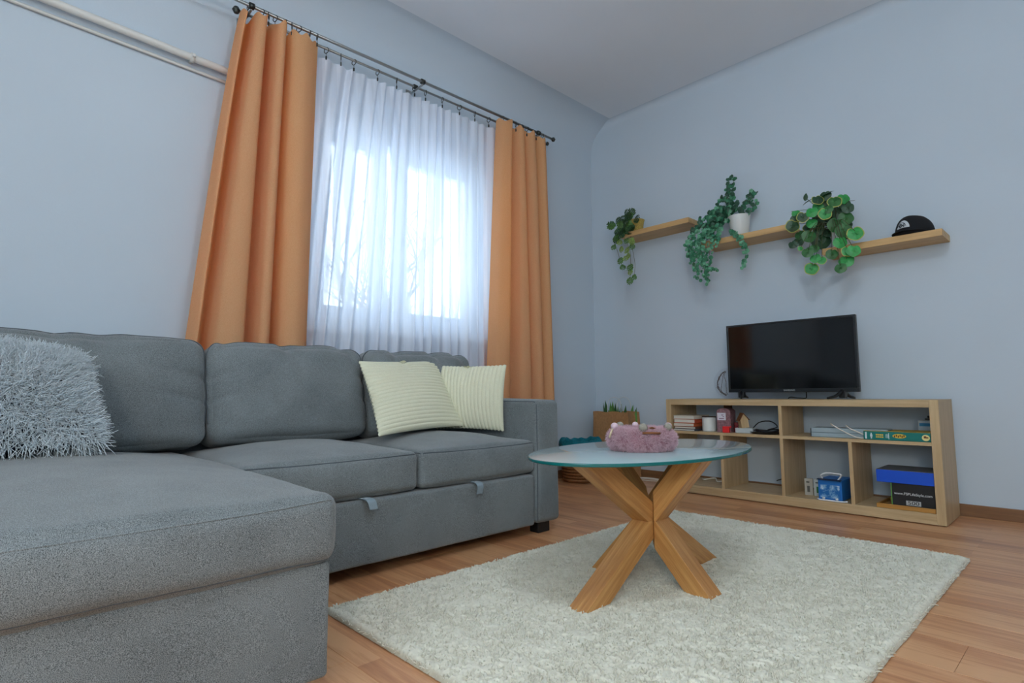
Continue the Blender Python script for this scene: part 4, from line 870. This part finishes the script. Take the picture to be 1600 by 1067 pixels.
for yv in (3.575, 3.70): ob('bag_handle', tube([(-2.69, yv, .47), (-2.69, yv, .56), (-2.655, yv, .60), (-2.605, yv, .60), (-2.57, yv, .56), (-2.57, yv, .47)], .003, 8, n=40), plain('white_cord', (206, 212, 214), .7), pb_)
LGR = plain('leaf_green', (84, 136, 64), .5, var=.3, bscale=30); LGD = plain('leaf_dark', (50, 92, 48), .5, var=.3, bscale=30)
pp = thing('leafy_plant', 'green leaves of a plant poking out of the brown paper bag', 'plant', (-2.62, 3.60, .30))
ob('nursery_pot', lathe([(.001, 0), (.045, 0), (.055, .12), (.001, .115)], (-2.64, 3.64, .012), 24), BLACK, pp)
def leafmesh(c, L, wd, dirv, nrmv, mat, par, rimmat=None, shape='lance', cup=.2, name='leaf'):
    d = Vector(dirv).normalized(); nv = Vector(nrmv); nv = (nv-d*nv.dot(d)).normalized(); s = d.cross(nv); n = 10; V = []; F = []; mi_ = []
    if shape == 'lance':
        ts = np.linspace(0, 1, n)
        for t in ts:
            w_ = wd*math.sin(math.pi*min(1, t**.8))**.9+.0004; p_ = Vector(c)+d*(L*t)+nv*(-cup*L*t*t)
            V += [p_-s*w_+nv*w_*.3, p_, p_+s*w_+nv*w_*.3]
        for i in range(n-1): F += [(3*i, 3*i+1, 3*i+4, 3*i+3), (3*i+1, 3*i+2, 3*i+5, 3*i+4)]; mi_ += [0, 0]
    else:  # round leaf with a notch, rim ring of its own colour
        m_ = 22; ctr_ = Vector(c)
        for r, k_ in ((.03, 0), (.45, 0), (.89, 0), (1, 0)):
            for k in range(m_):
                a_ = 2*math.pi*k/m_; rr2 = r*(1-.28*math.exp(-(min(a_, 2*math.pi-a_)/.25)**2))*(1+.035*math.sin(5*a_+L*900)); V.append(ctr_+(d*(-math.cos(a_))*L+s*math.sin(a_)*wd)*rr2+nv*(cup*L*(r*r)+.04*L*math.sin(3*a_)*r))
        for j in range(3):
            for k in range(m_): F.append((j*m_+k, j*m_+(k+1) % m_, (j+1)*m_+(k+1) % m_, (j+1)*m_+k)); mi_.append(1 if j == 2 and rimmat is not None else 0)
        F.append(tuple(range(m_))); mi_.append(0)
    me = bpy.data.meshes.new('leaf'); me.from_pydata([tuple(v) for v in V], [], F); smooth(me)
    if par is None: return me
    o = ob(name, me, [mat, rimmat] if rimmat is not None else mat, par)
    if rimmat is not None: me.polygons.foreach_set('material_index', mi_)
    return o
rg = random.Random(2)
for k, (x, z1) in enumerate(((-2.80, .57), (-2.775, .55), (-2.76, .585), (-2.70, .575), (-2.685, .56), (-2.67, .57), (-2.62, .555), (-2.60, .54), (-2.575, .545), (-2.54, .55), (-2.52, .535), (-2.49, .52))):
    y = 3.63+rg.uniform(-.03, .04); leafmesh((-2.64+(x+2.64)*.5, y, .13), z1-.13, .034, (x-(-2.64+(x+2.64)*.5), rg.uniform(-.02, .02), z1-.13), (rg.uniform(-.6, .6), -1, .2), LGR if k % 2 else LGD, pp, cup=rg.uniform(-.05, .1))
bk = thing('wicker_basket', 'small round wicker basket between the sofa arm and the paper bag', 'basket', (-2.72, 3.28, 0))
BXc, BYc = -2.715, 3.27
ob('basket_body', lathe([(.001, .002), (.115, .002), (.120, .010), (.142, .25), (.136, .25), (.114, .012), (.001, .012)], (BXc, BYc, 0), 40), WICKER, bk)
for k in range(11):
    z = .02+k*.0215; r = .121+(z-.01)/.24*.022+.003; a_ = np.linspace(0, 2*math.pi, 73)[:-1]; ph = math.pi*(k % 2)
    ob('wicker_band', tube(np.stack([BXc+(r+.0025*np.sin(18*a_+ph))*np.cos(a_), BYc+(r+.0025*np.sin(18*a_+ph))*np.sin(a_), z+0*a_], 1), .008, 6, closed=True), WICKER, bk)
A, B = np.meshgrid(np.arange(60)/60*2*math.pi, np.arange(16)/16*2*math.pi, indexing='ij')
rw = .026*(1+.25*np.sin(A*5+B*2)*np.sin(A*3)+.12*np.sin(A*13-B))
P = np.stack([BXc+(.132+rw*1.0*np.cos(B))*np.cos(A), BYc+(.132+rw*1.0*np.cos(B))*np.sin(A), .272+rw*1.35*np.sin(B)+.008*np.sin(A*2)], -1).reshape(-1, 3)
idx = np.arange(60*16).reshape(60, 16); i2 = np.roll(idx, -1, 0); F = np.stack([idx, i2, np.roll(i2, -1, 1), np.roll(idx, -1, 1)], -1).reshape(-1, 4)
tc = thing('teal_liner', 'crumpled teal cloth stuffed around the rim of the wicker basket', 'cloth', (BXc, BYc, .22))
ob('cloth_rim', fast('rim', P, F), TEAL, tc)
me, _ = cushion((BXc, BYc, .255), (.10, .10, .022), .015, (0, 0, .01), (16, 16, 6), None, .012, 4); ob('cloth_fill', me, TEAL, tc)
solo('loose_cable', tube([(-2.36+.07*math.cos(q)*(1+.04*q), 3.62+.05*math.sin(q), .005+.001*q) for q in np.linspace(0, 10, 60)]+[(-2.2, 3.66, .012)], .0032, 6), CW, 'cream cable loop lying on the floor left of the media shelf', 'cable')

# ================================================================ wall shelves
SY0, SY1 = 3.538, YW
def wshelf(x0, x1, z, lab):
    t = thing('wall_shelf', lab, 'shelf', ((x0+x1)/2, YW, z-.036), 'floating shelves'); ob('board', box(x0, x1, SY0, SY1, z-.036, z, .0012), SHELFX, t)
    return t
wshelf(-2.505, -1.938, 1.845, 'floating oak shelf carrying the small wicker potted plant, highest and leftmost')
wshelf(-1.850, -1.283, 1.650, 'floating oak shelf carrying the white pot of ivy, middle of three')
wshelf(-1.105, -.541, 1.461, 'floating oak shelf carrying the black cap, lowest and rightmost')

# ---------------------------------------------------------------- cap
cpx, cpy, cpz = -.672, 3.625, 1.461
cap = thing('baseball_cap', 'black baseball cap with white half round patch on the right wall shelf', 'cap', (cpx, cpy, cpz), rotz=math.radians(-27))
CAPM = plain('black_cotton', (18, 20, 25), .9, bmp=.4, bscale=700)
V = []; F = []; na, nb = 48, 16
for j in range(nb+1):
    e = j/nb*math.pi/2
    for k in range(na):
        a_ = 2*math.pi*k/na; cx_, sy_ = math.cos(a_), math.sin(a_)
        r = math.cos(e)**.62; hz = .100*math.sin(e)**.9
        front = max(0, -sy_)            # front (-y) stands steeper
        x = .086*cx_*r; yv = .092*sy_*(r**(1-.25*front)); z = hz*(1+.07*front*math.sin(e))*(1-.22*max(0, sy_)*cx_**0*math.cos(e)**.5) - .012*math.exp(-((j-nb*.7)/2)**2)*max(0, sy_)
        V.append((x, yv, .003+z))
for j in range(nb):
    for k in range(na): F.append((j*na+k, j*na+(k+1) % na, (j+1)*na+(k+1) % na, (j+1)*na+k))
me = bpy.data.meshes.new('crown'); me.from_pydata(V, [], F); smooth(me); o = ob('crown', me, CAPM, cap, True); solidify(o, .002)
V = []; F = []
for i in range(9):
    t = i/8
    for k in range(21):
        a_ = math.pi*(1+ (k/20)); ex = math.cos(a_)*(.085+.002*t); ey = math.sin(a_)*(.090)-.030*t*math.sin(math.pi*k/20)**.6
        V.append((ex, ey, .010-.016*(math.cos(a_)**2)*0+.012*math.sin(math.pi*k/20)*(1-t*.5)))
for i in range(8):
    for k in range(20): F.append((i*21+k, (i+1)*21+k, (i+1)*21+k+1, i*21+k+1))
me = bpy.data.meshes.new('brim'); me.from_pydata(V, [], F); smooth(me); o = ob('brim', me, CAPM, cap, True); solidify(o, .003)
ob('button', lathe([(.0005, 0), (.006, .001), (.005, .005), (.0005, .006)], (0, 0, .103), 14), CAPM, cap, True)
def crown_pt(u_, z_):
    """point on the crown front: u_ across, z_ up"""
    e = math.asin(min(1, (z_/.104))**(1/.9)); a_ = -math.pi/2+u_/.086; r = math.cos(e)**.62; f = max(0, -math.sin(a_))
    return Vector((.0875*math.cos(a_)*r, .0935*math.sin(a_)*(r**(1-.25*f))-.0015, .003+z_))
PAT = plain('patch_white', (206, 214, 220), .7); PATD = plain('patch_dark', (30, 40, 54), .8)
V = [crown_pt(.006, .036)]+[crown_pt(.034*math.cos(q)+.006, .034+.042*math.sin(q)) for q in np.linspace(0, math.pi, 25)]
me = bpy.data.meshes.new('patch'); me.from_pydata([tuple(v) for v in V], [], [(0, i, i+1) for i in range(1, 25)]); o = ob('patch', me, PAT, cap, True); solidify(o, .001)
rg = random.Random(9)
for k in range(9):
    q0 = rg.uniform(.3, 2.6); rr3 = rg.uniform(.010, .025); P = [crown_pt(rr3*math.cos(q0+s*.25), .040+(rr3*1.0)*math.sin(q0+s*.25)*.95)+Vector((0, -.002, 0)) for s in range(3)]
    ob('patch_print', tube([tuple(p_) for p_ in P], .0014, 5, n=8), PATD, cap, True)
ob('patch_print', tube([tuple(crown_pt(.024*math.cos(q), .037+.029*math.sin(q))+Vector((0, -.0016, 0))) for q in np.linspace(.2, 2.94, 20)], .0009, 5), PATD, cap, True)
ob('patch_print', tube([tuple(crown_pt(s, .044+.006*math.sin(s*300))+Vector((0, -.002, 0))) for s in np.linspace(-.016, .016, 12)], .0018, 5), PATD, cap, True)

# ================================================================ plants
rg = random.Random(12)
GRN = [plain('round_leaf_%s' % n_, c_, .45, var=.25, bscale=40) for n_, c_ in (('dark', (30, 70, 40)), ('mid', (40, 100, 44)), ('bright', (46, 150, 72)))]
RIM = plain('leaf_rim_yellow', (172, 174, 84), .5); STEM = plain('vine_stem', (66, 74, 40), .6)
p3 = thing('round_leaf_plant', 'trailing plant with round yellow rimmed leaves on the right wall shelf', 'plant', (-1.03, 3.63, 1.461))
ob('pot', lathe([(.001, 0), (.045, 0), (.058, .10), (.060, .104), (.054, .104), (.045, .02), (.001, .02)], (-1.03, 3.64, 1.461), 32), CERAMIC, p3)
stems = []
for i, (x, y, z, r) in enumerate(LEAVES3):
    low = z < 1.50; mt = GRN[2] if (low and rg.random() < .6) or rg.random() < .12 else GRN[1] if rg.random() < .55 else GRN[0]
    y = max(3.40, min(y, 3.66))
    if z > 1.44 and z < 1.48 and y > 3.50: y = 3.50
    if r < .024 and z > 1.7: leafmesh((x, y, z-.02), .05, .012, (.2, 0, 1), (.5, -1, .1), GRN[0], p3)
    else:
        nv = (rg.uniform(.1, .8), -1, rg.uniform(-.25, .5)); leafmesh((x, y, z), r*1.12, r*1.18, (rg.uniform(-.5, .5), rg.uniform(-.2, .1), -1), nv, mt, p3, RIM if rg.random() < .4 else None, 'round', -.12)
    top = (-1.03+rg.uniform(-.03, .03), 3.62, 1.57); mid = ((x+top[0])/2, min(y, 3.52), max(z, 1.57)+rg.uniform(.0, .03)) if z < 1.57 else ((x+top[0])/2, (y+3.6)/2, (z+1.6)/2+.01)
    stems.append(tube([top, mid, (x, y+.004, z+r*.3)], .0016, 5, n=12))
for x, z in ((-1.26, 1.72), (-1.05, 1.79), (-.92, 1.70)): stems.append(tube([(-1.03, 3.6, 1.57), ((x-1.03)/2, 3.56, 1.70), (x, 3.53, z)], .0014, 5, n=14))
for (x, z, dx) in ((-1.19, 1.735, .6), (-1.15, 1.745, 1), (-1.09, 1.76, .8)): leafmesh((x, 3.52, z), .075, .013, (dx, -.1, .35), (0, -.6, 1), GRN[0], p3)
for i in range(26):
    x, z = rg.gauss(-1.07, .065), rg.gauss(1.63, .055); leafmesh((x, 3.56+rg.uniform(-.03, .06), z), .030, .032, (rg.uniform(-.6, .6), -.1, -1), (rg.uniform(-.4, 1), -1, rg.uniform(-.3, .6)), GRN[0], p3, None, 'round', -.12)
ob('stems', joinm(stems), STEM, p3)

p1 = thing('monstera_vine', 'small trailing plant with split leaves in a straw pot on the left shelf', 'plant', (-2.42, 3.64, 1.845))
ob('pot', lathe([(.001, 0), (.044, 0), (.056, .085), (.062, .105), (.056, .107), (.050, .08), (.001, .07)], (-2.425, 3.635, 1.845), 32), plain('straw_pot', (184, 160, 84), .85, bmp=.9, bscale=140, var=.25), p1)
G1 = [plain('split_leaf_%s' % n_, c_, .5, var=.3, bscale=60) for n_, c_ in (('dark', (42, 78, 40)), ('mid', (70, 112, 48)), ('light', (126, 152, 74)))]
def split_leaf(c, L, d, nv, mt, par):
    d = Vector(d).normalized(); nv = Vector(nv); nv = (nv-d*nv.dot(d)).normalized(); s = d.cross(nv); V = []; F = []; c = Vector(c)
    for i in range(11): V.append(c+d*L*(i/10)-nv*(.15*L*(i/10)**2))
    for sg in (-1, 1):
        for i in range(5):
            t0, t1 = i*2, i*2+1.5; w_ = L*.48*math.sin(math.pi*min(.95, (i+.9)/5.6)); k = len(V)
            V += [V[t0].copy(), c+d*L*(t1/10), c+d*L*((t1+1.2)/10)+s*sg*w_-nv*w_*.2, c+d*L*((t0+.4)/10)+s*sg*w_*.95-nv*w_*.2]; F.append((k, k+1, k+2, k+3))
            F.append((k, t0, t0+1, k+1)) if False else None
        
    k = len(V); V += [c-s*L*.035, c+s*L*.035, c+d*L*1.05]; F.append((k, k+1, k+2))
    me = bpy.data.meshes.new('leaf'); me.from_pydata([tuple(v) for v in V], [], F); ob('leaf', me, mt, par)
for i, (x, y, z) in enumerate(LEAVES1):
    up = z > 1.78; L = rg.uniform(.058, .072) if up else rg.uniform(.046, .058)
    d_ = (rg.uniform(-.8, .5), rg.uniform(-.5, .1), rg.uniform(-.9, -.1) if up else -1)
    split_leaf((x-.02*d_[0], y, z+.02), L, d_, (rg.uniform(-.1, .6), -1, .5), G1[0] if (up and rg.random() < .5) else G1[2] if (not up and rg.random() < .5) else G1[1], p1)
    if up: split_leaf((x+rg.uniform(-.02, .02), y+.02, z+.01), L, (rg.uniform(-1, 1), -.2, rg.uniform(-.6, .6)), (rg.uniform(-.1, .6), -1, .3), G1[0], p1)
ob('stems', joinm([tube([(-2.43, 3.61, 1.93)]+v, .0014, 5, n=30) for v in VINES1]), STEM, p1)

p2 = thing('ivy_plant', 'dense trailing ivy in a white pot on the middle wall shelf', 'plant', (-1.63, 3.63, 1.65))
ob('pot', lathe([(.001, 0), (.048, 0), (.052, .006), (.068, .140), (.070, .146), (.064, .146), (.050, .02), (.001, .02)], (-1.625, 3.635, 1.65), 36), CERAMIC, p2)
G2 = [plain('ivy_leaf_%s' % n_, c_, .5, var=.3, bscale=50) for n_, c_ in (('dark', (32, 78, 56)), ('mid', (46, 116, 82)), ('pale', (96, 160, 126)))]
fol = [[], [], []]; st2 = []
for vi, v in enumerate(VINES2):
    P = catmull(v, 60); Ls = np.concatenate([[0], np.cumsum(np.linalg.norm(np.diff(P, axis=0), axis=1))])
    st2.append(tube(P, .0012, 4)); n_ = int(Ls[-1]/.0085)
    thick = 1.0 if vi in (5, 6, 7, 8, 14, 15, 16, 18) else .45
    for k in range(n_):
        s = Ls[-1]*(k+.5)/n_; q = np.array([np.interp(s, Ls, P[:, j]) for j in range(3)]); f_t = s/Ls[-1]
        sp = .022*thick*(1-.4*f_t)+.006
        q = q+np.array([rg.uniform(-sp, sp), rg.uniform(-sp*.8, .005), rg.uniform(-sp, sp)])
        r = rg.uniform(.0125, .019)*(1-.25*f_t)
        me = leafmesh(q, r, r*.95, (rg.uniform(-.7, .7), rg.uniform(-.4, .2), -1), (rg.uniform(-.6, .8), -1, rg.uniform(-.2, .9)), None, None, None, 'round', -.15)
        low = q[2] < 1.72; c_ = 2 if (low and rg.random() < .4) or rg.random() < .1 else 1 if (low or rg.random() < .4) else 0
        fol[c_].append(me)
for i, f in enumerate(fol):
    o = ob('foliage', joinm(f), G2[i], p2); o['kind'] = 'stuff'
ob('stems', joinm(st2), STEM, p2)
